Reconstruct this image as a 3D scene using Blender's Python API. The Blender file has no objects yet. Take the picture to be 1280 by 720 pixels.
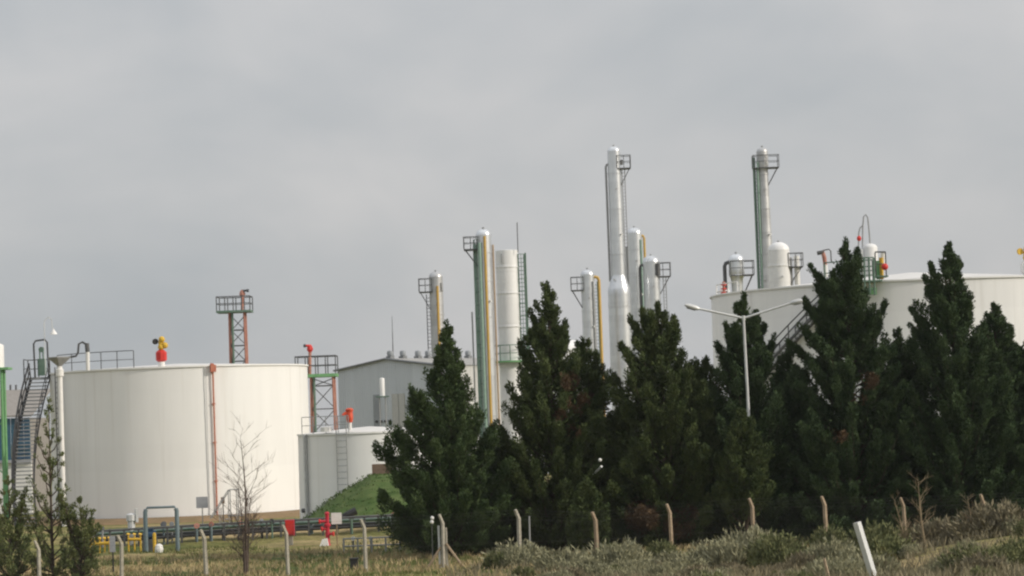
import bpy, math, random
import numpy as np
from mathutils import Vector, Matrix
R = math.radians
sc = bpy.context.scene
COL = sc.collection

# ------------------------------------------------------------------ camera
F_PX = 3200.0                       # focal length in pixels of a 1280 px wide picture
HC = 6.6                            # camera height over the plant's ground
PITCH = math.atan(169.0 / F_PX)
ROLL = R(2.1)
fw = Vector((0, math.cos(PITCH), math.sin(PITCH)))
r0 = Vector((1, 0, 0)); u0 = r0.cross(fw)
rt = r0 * math.cos(ROLL) - u0 * math.sin(ROLL)
up = r0 * math.sin(ROLL) + u0 * math.cos(ROLL)
cam = bpy.data.cameras.new('camera')
cam.sensor_width = 36.0
cam.lens = F_PX * 36.0 / 1280.0
cam.clip_start = 0.5
cam.clip_end = 9000
cam.dof.use_dof = True              # long lens, focused a little short of the plant
cam.dof.focus_distance = 118.0
cam.dof.aperture_fstop = 1.7
camo = bpy.data.objects.new('camera', cam)
COL.objects.link(camo)
m3 = Matrix((rt, up, -fw)).transposed()
camo.matrix_world = Matrix.Translation((0, 0, HC)) @ m3.to_4x4()
sc.camera = camo

# ------------------------------------------------------------------ light
SUN_AZ = R(71)                      # to the right of the direction back towards the camera
SUN_EL = R(27)
sdir = Vector((math.sin(SUN_AZ) * math.cos(SUN_EL), -math.cos(SUN_AZ) * math.cos(SUN_EL), math.sin(SUN_EL)))
sun = bpy.data.lights.new('sun', 'SUN')
sun.energy = 2.7
sun.angle = R(3.0)
sun.color = (1.0, 0.91, 0.78)
suno = bpy.data.objects.new('sun', sun)
suno.rotation_euler = sdir.to_track_quat('Z', 'Y').to_euler()
COL.objects.link(suno)

w = bpy.data.worlds.new('World')
sc.world = w
w.use_nodes = True
nt = w.node_tree
nt.nodes.clear()
def N(t, **k):
    n = nt.nodes.new(t)
    for a, b in k.items():
        setattr(n, a, b)
    return n
L = nt.links.new
sky = N('ShaderNodeTexSky', sky_type='NISHITA', sun_disc=False)
sky.sun_elevation = SUN_EL
sky.sun_rotation = math.atan2(sdir.x, sdir.y)
sky.air_density = 1.0; sky.dust_density = 3.0
tc = N('ShaderNodeTexCoord')
mp = N('ShaderNodeMapping'); mp.inputs['Scale'].default_value = (1.0, 1.0, 1.7)
L(tc.outputs['Generated'], mp.inputs['Vector'])
n1 = N('ShaderNodeTexNoise'); n1.inputs['Scale'].default_value = 4.5; n1.inputs['Detail'].default_value = 4; n1.inputs['Roughness'].default_value = 0.55
n1.inputs['Distortion'].default_value = 0.5
L(mp.outputs[0], n1.inputs['Vector'])
n2 = N('ShaderNodeTexNoise'); n2.inputs['Scale'].default_value = 11; n2.inputs['Detail'].default_value = 3; n2.inputs['Roughness'].default_value = 0.5
L(mp.outputs[0], n2.inputs['Vector'])
cr = N('ShaderNodeValToRGB')        # cloud base: cooler grey hollows, warmer grey folds
cr.color_ramp.elements[0].position = 0.35; cr.color_ramp.elements[0].color = (0.385, 0.408, 0.428, 1)
cr.color_ramp.elements[1].position = 0.70; cr.color_ramp.elements[1].color = (0.562, 0.550, 0.545, 1)
ad = N('ShaderNodeMath', operation='MULTIPLY_ADD'); ad.inputs[1].default_value = 0.32
L(n2.outputs['Fac'], ad.inputs[0])
sb = N('ShaderNodeMath', operation='MULTIPLY'); sb.inputs[1].default_value = 0.70
L(n1.outputs['Fac'], sb.inputs[0]); L(sb.outputs[0], ad.inputs[2])
L(ad.outputs[0], cr.inputs['Fac'])
sx = N('ShaderNodeSeparateXYZ'); L(tc.outputs['Generated'], sx.inputs[0])
ab = N('ShaderNodeMath', operation='ABSOLUTE'); L(sx.outputs['Z'], ab.inputs[0])
sq = N('ShaderNodeMath', operation='POWER'); sq.inputs[1].default_value = 1.6; L(ab.outputs[0], sq.inputs[0])
gr = N('ShaderNodeMath', operation='MULTIPLY_ADD'); gr.inputs[1].default_value = 1.15; gr.inputs[2].default_value = 1.04   # overcast sky: brighter overhead
L(sq.outputs[0], gr.inputs[0])
mul = N('ShaderNodeVectorMath', operation='SCALE')
L(cr.outputs['Color'], mul.inputs[0]); L(gr.outputs[0], mul.inputs['Scale'])
bg1 = N('ShaderNodeBackground'); bg1.inputs['Strength'].default_value = 1.10
L(mul.outputs[0], bg1.inputs['Color'])
bg2 = N('ShaderNodeBackground'); bg2.inputs['Strength'].default_value = 0.10
L(sky.outputs[0], bg2.inputs['Color'])
mixs = N('ShaderNodeMixShader'); mixs.inputs[0].default_value = 0.90
L(bg2.outputs[0], mixs.inputs[1]); L(bg1.outputs[0], mixs.inputs[2])
ow = N('ShaderNodeOutputWorld'); L(mixs.outputs[0], ow.inputs['Surface'])

sc.view_settings.view_transform = 'Standard'
sc.view_settings.look = 'None'
sc.view_settings.exposure = 0.0
sc.view_settings.gamma = 1.0
sc.view_settings.use_curve_mapping = False
sc.cycles.filter_width = 2.2
sc.cycles.max_bounces = 6

# ------------------------------------------------------------------ pixel <-> place
def at(px, py, D):
    d = fw + rt * ((px - 640.0) / F_PX) + up * ((360.0 - py) / F_PX)
    return Vector((0, 0, HC)) + d * (D / d.y)
def gnd(px, D, z=0.0):
    a = at(px, 500, D); b = at(px, 720, D)
    t = (z - a.z) / (b.z - a.z)
    return a.lerp(b, t)
def ms(pxl, D):                     # pixels to metres at depth D
    return pxl * D / F_PX

# ------------------------------------------------------------------ materials
def mat(name, c1, c2=None, scale=3.0, rough=0.6, metal=0.0, vscale=(1, 1, 1), objrand=0.0, spec=0.4, bump=0.0, bscale=20, detail=5, lo=0.35, hi=0.65, coords='Object', dirt=None):
    m = bpy.data.materials.new(name); m.use_nodes = True
    t = m.node_tree; b = t.nodes['Principled BSDF']; l = t.links.new
    b.inputs['Roughness'].default_value = rough; b.inputs['Metallic'].default_value = metal
    b.inputs['Specular IOR Level'].default_value = spec
    c2 = c2 or tuple(x * 0.88 for x in c1)
    tcn = t.nodes.new('ShaderNodeTexCoord'); mpn = t.nodes.new('ShaderNodeMapping'); mpn.inputs['Scale'].default_value = vscale
    if coords == 'World':
        g = t.nodes.new('ShaderNodeNewGeometry'); l(g.outputs['Position'], mpn.inputs[0])
    else:
        l(tcn.outputs[coords], mpn.inputs[0])
    no = t.nodes.new('ShaderNodeTexNoise'); no.inputs['Scale'].default_value = scale; no.inputs['Detail'].default_value = detail; no.inputs['Roughness'].default_value = 0.6
    l(mpn.outputs[0], no.inputs['Vector'])
    rp = t.nodes.new('ShaderNodeValToRGB')
    rp.color_ramp.elements[0].position = lo; rp.color_ramp.elements[0].color = (*c1, 1)
    rp.color_ramp.elements[1].position = hi; rp.color_ramp.elements[1].color = (*c2, 1)
    l(no.outputs['Fac'], rp.inputs[0])
    out = rp.outputs[0]
    if dirt:
        n3 = t.nodes.new('ShaderNodeTexNoise'); n3.inputs['Scale'].default_value = dirt[1]; n3.inputs['Detail'].default_value = 6
        m2 = t.nodes.new('ShaderNodeMapping'); m2.inputs['Scale'].default_value = dirt[2]
        l(tcn.outputs['Object'], m2.inputs[0]); l(m2.outputs[0], n3.inputs['Vector'])
        r3 = t.nodes.new('ShaderNodeValToRGB'); r3.color_ramp.elements[0].position = dirt[3]; r3.color_ramp.elements[1].position = dirt[4]
        r3.color_ramp.elements[1].color = (dirt[5],) * 3 + (1,)
        l(n3.outputs['Fac'], r3.inputs[0])
        mx = t.nodes.new('ShaderNodeMixRGB'); mx.inputs['Color2'].default_value = (*dirt[0], 1)
        l(r3.outputs[0], mx.inputs['Fac']); l(out, mx.inputs['Color1']); out = mx.outputs[0]
    if objrand:
        oi = t.nodes.new('ShaderNodeObjectInfo')
        mr = t.nodes.new('ShaderNodeMapRange'); mr.inputs['To Min'].default_value = 1 - objrand; mr.inputs['To Max'].default_value = 1 + objrand * 0.5
        l(oi.outputs['Random'], mr.inputs['Value'])
        vm = t.nodes.new('ShaderNodeVectorMath'); vm.operation = 'SCALE'
        l(out, vm.inputs[0]); l(mr.outputs[0], vm.inputs['Scale']); out = vm.outputs[0]
    l(out, b.inputs['Base Color'])
    if bump:
        n4 = t.nodes.new('ShaderNodeTexNoise'); n4.inputs['Scale'].default_value = bscale; n4.inputs['Detail'].default_value = 4
        l(tcn.outputs['Object'], n4.inputs['Vector'])
        bp = t.nodes.new('ShaderNodeBump'); bp.inputs['Strength'].default_value = bump
        l(n4.outputs['Fac'], bp.inputs['Height']); l(bp.outputs[0], b.inputs['Normal'])
    return m

M = {}
M['tank_white'] = mat('tank_white', (0.85, 0.845, 0.83), (0.81, 0.805, 0.79), scale=0.9, vscale=(1, 1, 0.12), rough=0.55, objrand=0.025, spec=0.25,
                      dirt=((0.50, 0.46, 0.40), 1.1, (1.6, 1.6, 0.05), 0.56, 0.74, 0.28))
M['tank_grey'] = mat('tank_grey', (0.82, 0.82, 0.82), (0.77, 0.77, 0.775), scale=0.8, vscale=(1, 1, 0.12), rough=0.55, objrand=0.025, spec=0.25,
                     dirt=((0.45, 0.43, 0.40), 1.1, (1.6, 1.6, 0.05), 0.56, 0.76, 0.28))
M['roof_white'] = mat('roof_white', (0.70, 0.69, 0.67), (0.62, 0.61, 0.59), scale=0.5, rough=0.6, spec=0.2)
M['cladding'] = mat('cladding', (0.74, 0.76, 0.78), (0.65, 0.67, 0.69), scale=1.5, rough=0.32, metal=0.8, objrand=0.07, vscale=(1, 1, 0.3))
M['cladding_dull'] = mat('cladding_dull', (0.58, 0.585, 0.59), (0.46, 0.465, 0.47), scale=1.5, rough=0.42, metal=0.6, objrand=0.14, vscale=(1, 1, 0.3))
M['vessel_white'] = mat('vessel_white', (0.80, 0.80, 0.80), (0.72, 0.72, 0.72), scale=1.2, rough=0.45, objrand=0.05, vscale=(1, 1, 0.2))
M['steel_dark'] = mat('steel_dark', (0.075, 0.08, 0.085), (0.12, 0.12, 0.12), rough=0.6, metal=0.2)
M['steel_grey'] = mat('steel_grey', (0.28, 0.29, 0.30), (0.36, 0.36, 0.36), rough=0.55, metal=0.3)
M['steel_green'] = mat('steel_green', (0.095, 0.165, 0.125), (0.14, 0.21, 0.165), rough=0.6)
M['green_bright'] = mat('green_bright', (0.13, 0.32, 0.13), (0.18, 0.38, 0.18), rough=0.6)
M['pipe_green'] = mat('pipe_green', (0.22, 0.34, 0.28), (0.30, 0.42, 0.35), rough=0.55)
M['rust_red'] = mat('rust_red', (0.38, 0.15, 0.11), (0.47, 0.23, 0.17), rough=0.65)
M['pipe_red'] = mat('pipe_red', (0.42, 0.12, 0.07), (0.50, 0.20, 0.13), rough=0.6)
M['red'] = mat('red', (0.62, 0.035, 0.025), (0.52, 0.03, 0.025), rough=0.45)
M['orange_red'] = mat('orange_red', (0.66, 0.09, 0.035), (0.58, 0.07, 0.03), rough=0.5)
M['crimson'] = mat('crimson', (0.52, 0.02, 0.045), (0.44, 0.02, 0.04), rough=0.45)
M['yellow'] = mat('yellow', (0.66, 0.42, 0.035), (0.58, 0.36, 0.04), rough=0.5)
M['yellow_pipe'] = mat('yellow_pipe', (0.58, 0.37, 0.08), (0.50, 0.31, 0.07), rough=0.5)
M['tan_pipe'] = mat('tan_pipe', (0.42, 0.32, 0.22), (0.36, 0.27, 0.19), rough=0.55)
M['teal_pipe'] = mat('teal_pipe', (0.12, 0.17, 0.19), (0.16, 0.21, 0.23), rough=0.55)
M['blue'] = mat('blue', (0.035, 0.085, 0.16), (0.03, 0.07, 0.13), rough=0.5)
M['shed_blue'] = mat('shed_blue', (0.045, 0.13, 0.20), (0.035, 0.10, 0.16), rough=0.55)
M['shed_roof'] = mat('shed_roof', (0.24, 0.22, 0.20), (0.30, 0.28, 0.26), rough=0.8)
M['white'] = mat('white', (0.80, 0.79, 0.77), (0.72, 0.71, 0.69), rough=0.5)
M['black'] = mat('black', (0.02, 0.02, 0.022), (0.03, 0.03, 0.03), rough=0.5)
M['sign_grey'] = mat('sign_grey', (0.36, 0.37, 0.40), (0.32, 0.33, 0.36), rough=0.6)
M['brown'] = mat('brown', (0.15, 0.10, 0.075), (0.20, 0.14, 0.10), rough=0.8, scale=6)
M['corr_sunlit'] = mat('corr_sunlit', (0.74, 0.74, 0.73), (0.68, 0.68, 0.67), rough=0.5, scale=0.6, vscale=(1, 1, 0.15), objrand=0.05)  # whiter copy of the corrugated metal: sunlight on one long side painted in
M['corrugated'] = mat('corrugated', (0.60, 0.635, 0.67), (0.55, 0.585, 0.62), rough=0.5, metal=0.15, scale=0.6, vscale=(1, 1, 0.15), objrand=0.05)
M['corr_roof'] = mat('corr_roof', (0.46, 0.45, 0.43), (0.40, 0.39, 0.37), rough=0.6, scale=0.6)
M['corr_trim'] = mat('corr_trim', (0.20, 0.21, 0.22), rough=0.6)
M['patch_dark'] = mat('patch_dark', (0.30, 0.32, 0.34), (0.25, 0.27, 0.29), rough=0.6)
M['patch_pale'] = mat('patch_pale', (0.50, 0.50, 0.47), (0.45, 0.45, 0.43), rough=0.6)
M['concrete'] = mat('concrete', (0.47, 0.44, 0.37), (0.36, 0.33, 0.27), rough=0.9, scale=5, objrand=0.12, bump=0.3, spec=0.15)
M['concrete_warm'] = mat('concrete_warm', (0.40, 0.31, 0.22), (0.30, 0.23, 0.16), rough=0.9, scale=5, objrand=0.12, bump=0.3, spec=0.15)
M['wire'] = mat('wire', (0.10, 0.10, 0.095), rough=0.9, spec=0.1)
M['galv'] = mat('galv', (0.62, 0.63, 0.63), (0.55, 0.56, 0.56), rough=0.45, metal=0.2)
M['bark'] = mat('bark', (0.06, 0.045, 0.035), (0.09, 0.07, 0.055), rough=0.9, scale=8, spec=0.1)
M['bare_bark'] = mat('bare_bark', (0.12, 0.092, 0.078), (0.085, 0.065, 0.055), rough=0.9, scale=8, spec=0.1)
M['dry_bark'] = mat('dry_bark', (0.30, 0.24, 0.15), (0.22, 0.17, 0.11), rough=0.9, scale=8, spec=0.1)
def leaf(name, a, b, sc_=1.6):
    return mat(name, a, b, scale=sc_, rough=0.75, spec=0.12, detail=6, lo=0.32, hi=0.68)
M['leaf_a'] = leaf('leaf_a', (0.032, 0.060, 0.022), (0.094, 0.132, 0.050))
M['leaf_b'] = leaf('leaf_b', (0.036, 0.058, 0.021), (0.106, 0.132, 0.048))
M['leaf_c'] = leaf('leaf_c', (0.027, 0.052, 0.022), (0.078, 0.114, 0.048))
M['leaf_dead'] = leaf('leaf_dead', (0.095, 0.064, 0.038), (0.15, 0.095, 0.055))
M['leaf_young'] = leaf('leaf_young', (0.075, 0.105, 0.038), (0.18, 0.195, 0.08))
M['scrub'] = leaf('scrub', (0.19, 0.19, 0.115), (0.36, 0.345, 0.225), 2.5)
M['scrub_green'] = leaf('scrub_green', (0.085, 0.105, 0.045), (0.20, 0.20, 0.095), 2.5)
M['scrub_dry'] = leaf('scrub_dry', (0.15, 0.135, 0.085), (0.26, 0.225, 0.15), 2.5)
M['grass'] = leaf('grass', (0.085, 0.115, 0.032), (0.16, 0.16, 0.060), 0.35)
M['grass_dry'] = leaf('grass_dry', (0.31, 0.25, 0.135), (0.44, 0.35, 0.20), 0.5)
M['mound_grass'] = mat('mound_grass', (0.060, 0.105, 0.030), (0.110, 0.145, 0.052), scale=1.2, rough=0.9, spec=0.1, bump=0.8, bscale=6)
M['dirt'] = mat('dirt', (0.27, 0.185, 0.11), (0.20, 0.15, 0.085), scale=0.7, rough=0.95, spec=0.1, bump=0.5, bscale=5)

# ground: green turf, tan dry strips, brown soil in the scrub
gm = bpy.data.materials.new('ground'); gm.use_nodes = True
t = gm.node_tree; b = t.nodes['Principled BSDF']; l = t.links.new
b.inputs['Roughness'].default_value = 0.95; b.inputs['Specular IOR Level'].default_value = 0.1
g = t.nodes.new('ShaderNodeNewGeometry')
mpn = t.nodes.new('ShaderNodeMapping'); mpn.inputs['Scale'].default_value = (0.45, 1.3, 1); l(g.outputs['Position'], mpn.inputs[0])
na = t.nodes.new('ShaderNodeTexNoise'); na.inputs['Scale'].default_value = 0.11; na.inputs['Detail'].default_value = 7; na.inputs['Roughness'].default_value = 0.62; l(mpn.outputs[0], na.inputs['Vector'])
ra = t.nodes.new('ShaderNodeValToRGB')
e = ra.color_ramp.elements
e[0].position = 0.36; e[0].color = (0.070, 0.100, 0.028, 1); e[1].position = 0.66; e[1].color = (0.40, 0.31, 0.17, 1)
x = e.new(0.50); x.color = (0.19, 0.185, 0.068, 1)
l(na.outputs['Fac'], ra.inputs[0])
nb = t.nodes.new('ShaderNodeTexNoise'); nb.inputs['Scale'].default_value = 2.3; nb.inputs['Detail'].default_value = 6; l(g.outputs['Position'], nb.inputs['Vector'])
rb = t.nodes.new('ShaderNodeValToRGB'); rb.color_ramp.elements[0].color = (0.62, 0.62, 0.62, 1); rb.color_ramp.elements[1].color = (1.25, 1.2, 1.15, 1); rb.color_ramp.elements[0].position = 0.3; rb.color_ramp.elements[1].position = 0.7
l(nb.outputs['Fac'], rb.inputs[0])
mx = t.nodes.new('ShaderNodeMixRGB'); mx.blend_type = 'MULTIPLY'; mx.inputs[0].default_value = 1
l(ra.outputs[0], mx.inputs[1]); l(rb.outputs[0], mx.inputs[2]); l(mx.outputs[0], b.inputs['Base Color'])
bp = t.nodes.new('ShaderNodeBump'); bp.inputs['Strength'].default_value = 0.8; bp.inputs['Distance'].default_value = 0.2; l(nb.outputs['Fac'], bp.inputs['Height']); l(bp.outputs[0], b.inputs['Normal'])
M['ground'] = gm

# ------------------------------------------------------------------ mesh helpers
class MB:
    def __init__(s):
        s.v = []; s.f = []
    def add(s, v, f):
        o = len(s.v); s.v += [tuple(q) for q in v]; s.f += [tuple(i + o for i in q) for q in f]; return s
    def box(s, c, d, rz=0.0, rx=0.0):
        m = Matrix.Rotation(rz, 3, 'Z') @ Matrix.Rotation(rx, 3, 'X')
        c = Vector(c)
        v = [c + m @ Vector((i * d[0] / 2, j * d[1] / 2, k * d[2] / 2)) for i in (-1, 1) for j in (-1, 1) for k in (-1, 1)]
        return s.add(v, [(0, 1, 3, 2), (4, 6, 7, 5), (0, 4, 5, 1), (2, 3, 7, 6), (0, 2, 6, 4), (1, 5, 7, 3)])
    def tube(s, pts, r, n=8, caps=True):
        pts = [Vector(p) for p in pts]
        rr = r if isinstance(r, (list, tuple)) else [r] * len(pts)
        rings = []
        ref = None
        for i, p in enumerate(pts):
            d = (pts[min(i + 1, len(pts) - 1)] - pts[max(i - 1, 0)])
            if d.length < 1e-9: d = Vector((0, 0, 1))
            d.normalize()
            if ref is None:
                ref = Vector((1, 0, 0)) if abs(d.x) < 0.8 else Vector((0, 1, 0))
            a = (ref - d * ref.dot(d)).normalized(); ref = a
            c = d.cross(a)
            rings.append([p + (a * math.cos(2 * math.pi * k / n) + c * math.sin(2 * math.pi * k / n)) * rr[i] for k in range(n)])
        v = [q for ring in rings for q in ring]; f = []
        for i in range(len(rings) - 1):
            for k in range(n):
                f.append((i * n + k, i * n + (k + 1) % n, (i + 1) * n + (k + 1) % n, (i + 1) * n + k))
        if caps:
            f.append(tuple(reversed(range(n)))); f.append(tuple(range((len(rings) - 1) * n, len(rings) * n)))
        return s.add(v, f)
    def lathe(s, c, prof, n=24, caps=True):
        v = []; f = []
        for (r, z) in prof:
            for k in range(n):
                a = 2 * math.pi * k / n
                v.append((c[0] + r * math.cos(a), c[1] + r * math.sin(a), c[2] + z))
        for i in range(len(prof) - 1):
            for k in range(n):
                f.append((i * n + k, i * n + (k + 1) % n, (i + 1) * n + (k + 1) % n, (i + 1) * n + k))
        if caps:
            f.append(tuple(reversed(range(n)))); f.append(tuple(range((len(prof) - 1) * n, len(prof) * n)))
        return s.add(v, f)
    def ball(s, c, r, n=12, m=8, sz=1.0):
        pr = [(max(1e-3, r * math.sin(math.pi * i / m)), -r * sz * math.cos(math.pi * i / m)) for i in range(m + 1)]
        return s.lathe(c, pr, n)
    def disc(s, c, axis, r, th, n=16):
        a = Vector(axis).normalized(); c = Vector(c)
        return s.tube([c - a * th / 2, c + a * th / 2], r, n)
    def build(s, name, m, parent=None, smooth=False):
        me = bpy.data.meshes.new(name); me.from_pydata(s.v, [], s.f); me.update()
        if smooth:
            me.polygons.foreach_set('use_smooth', [True] * len(me.polygons))
            try: me.set_sharp_from_angle(angle=R(40))
            except Exception: pass
        me.materials.append(M[m] if isinstance(m, str) else m)
        o = bpy.data.objects.new(name, me); COL.objects.link(o)
        if parent is not None: link(o, parent)
        return o
def link(o, parent):
    o.parent = parent
    # every mesh is authored in world coordinates: undo the parents' translation
    q = parent; off = Vector()
    while q is not None:
        off += q.location; q = q.parent
    o.location = -off
def recentre(o, p):                 # move an object's origin to p, keeping its mesh in place
    p = Vector(p); o.data.transform(Matrix.Translation(-p)); o.location = o.location + p
def tag(o, label=None, cat=None, group=None, kind=None):
    if label: o['label'] = label
    if cat: o['category'] = cat
    if group: o['group'] = group
    if kind: o['kind'] = kind
    return o
def thing(name, loc, label, cat, group=None):
    o = bpy.data.objects.new(name, None); o.empty_display_size = 0.3
    COL.objects.link(o); o.location = loc
    return tag(o, label, cat, group)
def raw_mesh(name, verts, quads, m, parent=None):
    me = bpy.data.meshes.new(name)
    nv = len(verts); nq = len(quads); k = quads.shape[1]
    me.vertices.add(nv); me.vertices.foreach_set('co', np.asarray(verts, dtype=np.float32).ravel())
    me.loops.add(nq * k); me.loops.foreach_set('vertex_index', np.asarray(quads, dtype=np.int32).ravel())
    me.polygons.add(nq); me.polygons.foreach_set('loop_start', np.arange(0, nq * k, k, dtype=np.int32))
    me.update(calc_edges=True); me.validate()
    me.materials.append(M[m])
    o = bpy.data.objects.new(name, me); COL.objects.link(o)
    if parent is not None: link(o, parent)
    return o

def railing(parent, pts, h=1.05, m='steel_dark', r=0.03, mid=True, close=False, posts=True):
    """posts at every given point, a hand rail and a mid rail along them"""
    pts = [Vector(p) for p in pts]
    q = pts + ([pts[0]] if close else [])
    MB().tube([p + Vector((0, 0, h)) for p in q], r, 6).build('handrail', m, parent)
    if mid: MB().tube([p + Vector((0, 0, h * 0.5)) for p in q], r * 0.8, 6).build('mid_rail', m, parent)
    if posts:
        for p in pts: MB().tube([p, p + Vector((0, 0, h - r))], r, 6).build('railing_post', m, parent)
def ladder(parent, p, q, wdt, wvec, m='steel_dark', r=0.03, step=0.35, cage=None):
    p = Vector(p); q = Vector(q); wv = Vector(wvec).normalized() * wdt / 2
    a = MB()
    a.tube([p - wv, q - wv], r, 6); a.tube([p + wv, q + wv], r, 6)
    n = int((q - p).length / step)
    for i in range(1, n):
        c = p.lerp(q, i / n); a.tube([c - wv, c + wv], r * 0.6, 4)
    lad = a.build('ladder', m, parent)
    if cage:
        cv = Vector(cage)
        rad = wdt * 0.62
        c0 = cv.normalized() * rad * 0.75
        g = MB()
        nn = max(2, int((q - p).length / 1.3)); ax = wv.normalized(); bx = cv.normalized()
        arc = [(-1.15, ), (-0.6,), (0,), (0.6,), (1.15,)]
        for i in range(nn + 1):
            c = p.lerp(q, 0.06 + 0.94 * i / nn) + c0 * 0.3
            g.tube([c + (ax * math.sin(t * 1.6) + bx * (math.cos(t * 1.6) + 0.35)) * rad for t in (-1.15, -0.6, 0, 0.6, 1.15)], r * 0.7, 5)
        for t in (-0.9, 0, 0.9):
            o = c0 * 0.3 + (ax * math.sin(t * 1.6) + bx * (math.cos(t * 1.6) + 0.35)) * rad
            g.tube([p.lerp(q, 0.06) + o, q + o], r * 0.6, 5)
        g.build('ladder_cage', m, parent)
    return lad

# ------------------------------------------------------------------ ground
def sstep(a, b_, x_):
    t_ = np.clip((x_ - a) / (b_ - a), 0, 1); return t_ * t_ * (3 - 2 * t_)
def hz(x_, y_):
    x_ = np.asarray(x_, dtype=float); y_ = np.asarray(y_, dtype=float)
    gen = 4.9 * np.clip((104 - y_) / 94.0, 0, 1)
    rgt = 2.0 * sstep(8, 24, x_) * sstep(119, 99, y_)
    lumps = 0.10 * np.sin(x_ * 0.7 + 1.3 * np.sin(y_ * 0.31)) * np.sin(y_ * 0.53 + 0.4 * x_) * sstep(190, 150, y_)
    bank = 0.55 * sstep(150, 160, y_) * sstep(186, 172, y_) * sstep(4, -4, x_)
    return np.maximum(gen, rgt) + lumps + bank
def hgt(x_, y_): return float(hz(x_, y_))
def gpt(px, D):                     # on the ground under pixel column px
    p = gnd(px, D, 0)
    p = gnd(px, D, hgt(p.x, D)); return Vector((p.x, D, hgt(p.x, D)))
xs = np.concatenate([np.array([-4200, -1500, -600, -250, -120]), np.arange(-70, 70.1, 1.0), np.array([120, 250, 600, 1500, 4200])])
ys = np.concatenate([np.array([-400, -100, -20]), np.arange(0, 240.1, 1.0), np.array([260, 300, 400, 700, 1500, 3500, 7000])])
X, Y = np.meshgrid(xs, ys)
V = np.stack([X, Y, hz(X, Y)], -1).reshape(-1, 3)
nx, ny = len(xs), len(ys)
ii, jj = np.meshgrid(np.arange(nx - 1), np.arange(ny - 1))
q0 = (jj * nx + ii).ravel()
go = raw_mesh('ground', V, np.stack([q0, q0 + 1, q0 + nx + 1, q0 + nx], 1), 'ground')
go.data.polygons.foreach_set('use_smooth', [True] * len(go.data.polygons))
tag(go, kind='structure')

# ------------------------------------------------------------------ tanks
def tank(name, label, px, py, D, rpx, roof_h, m, courses, n=72, z0=0.0, roof_p=1.15):
    c = at(px, py, D); rr = ms(rpx, D); H = c.z - z0
    T = thing(name, (c.x, D, z0), label, 'tank')
    ch = H / courses
    for i in range(courses):
        ra_ = rr - 0.012 * i
        a = MB(); a.lathe((c.x, D, z0 + i * ch), [(ra_, 0.0), (ra_, ch)], n, caps=False)
        o = a.build('shell_course', m, T, True); recentre(o, (c.x, D, z0))
    k = rr + 0.02
    a = MB(); a.lathe((c.x, D, z0 + H), [(k, -0.10), (k + 0.025, -0.10), (k + 0.025, 0.02), (k - 0.1, 0.02)], n, caps=False)
    a.build('rim_angle', m, T, True)
    a = MB(); pr = [(rr - 0.02, 0.0)]
    for i in range(1, 9):
        f_ = i / 8; pr.append((max(0.01, (rr - 0.02) * (1 - f_)), roof_h * (1 - (1 - f_) ** roof_p)))
    a.lathe((c.x, D, z0 + H), pr, n, caps=False)
    o = a.build('roof', 'roof_white', T, True)
    T['_r'] = rr; T['_h'] = H
    def rim(theta, off=0.0, dz=0.0):    # theta 0 faces the camera, negative to the left
        th = R(theta); return Vector((c.x + (rr + off) * math.sin(th), D - (rr + off) * math.cos(th), z0 + H + dz))
    return T, rim, rr, H
def strip(T):
    for k in ('_r', '_h'):
        if k in T: del T[k]

# big tank at the left
T1, rim1, R1, H1 = tank('storage_tank', 'large white storage tank on the left with a red pipe down its side', 224, 462, 208, 160.5, 0.48, 'tank_white', 6)
def ang1(px): return math.degrees(math.asin(max(-1, min(1, (px - 224) / 160.5))))
railing(T1, [rim1(ang1(p), -0.15) for p in (84, 107, 128, 148, 169, 190)], 1.35, 'steel_dark', 0.035)
a = MB(); a.tube([rim1(21.6, 0.12, -0.4), rim1(21.6, 0.12, -H1 + 0.1)], 0.065, 8); a.build('riser_pipe', 'pipe_red', T1)
a = MB(); a.box(rim1(21.6, 0.16, -0.25), (0.42, 0.34, 0.55), R(21.6)); a.tube([rim1(21.6, 0.16, 0.02), rim1(21.6, -0.3, 0.06)], 0.12, 8); a.build('foam_chamber', 'pipe_red', T1)
for zz in (0.25, 0.5, 0.75):
    a = MB(); a.box(rim1(21.6, 0.06, -H1 * zz), (0.28, 0.16, 0.07), R(21.6)); a.build('pipe_clamp', 'pipe_red', T1)
a = MB(); a.tube([rim1(18.6, 0.05, -0.1), rim1(18.6, 0.05, -H1 + 0.1)], 0.03, 6); a.build('conduit', 'galv', T1)
ladder(T1, rim1(-57, 0.25, -H1 + 0.2), rim1(-57, 0.25, 0.4), 0.45, (math.cos(R(57)), -math.sin(R(57)), 0), 'steel_dark', 0.045, 0.4)
a = MB(); a.tube([rim1(-53, 0.28, -H1 + 0.1), rim1(-53, 0.28, 0.35)], 0.09, 8); a.build('drain_pipe', 'white', T1)
# goose-neck vent
p = at(110, 463, 198)
a = MB(); a.tube([p, at(109.5, 440, 198)], 0.15, 10); a.build('vent_stub', 'white', T1)
a = MB(); a.tube([at(109.5, 440, 198), at(108.5, 429, 198)], 0.17, 10); a.tube([at(108.5, 431, 198), at(103, 427.5, 198), at(98.5, 430, 198), at(97.5, 441, 198), at(95, 445, 198), at(84, 447, 198)], 0.085, 8); a.build('gooseneck_pipe', 'steel_dark', T1)
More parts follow.
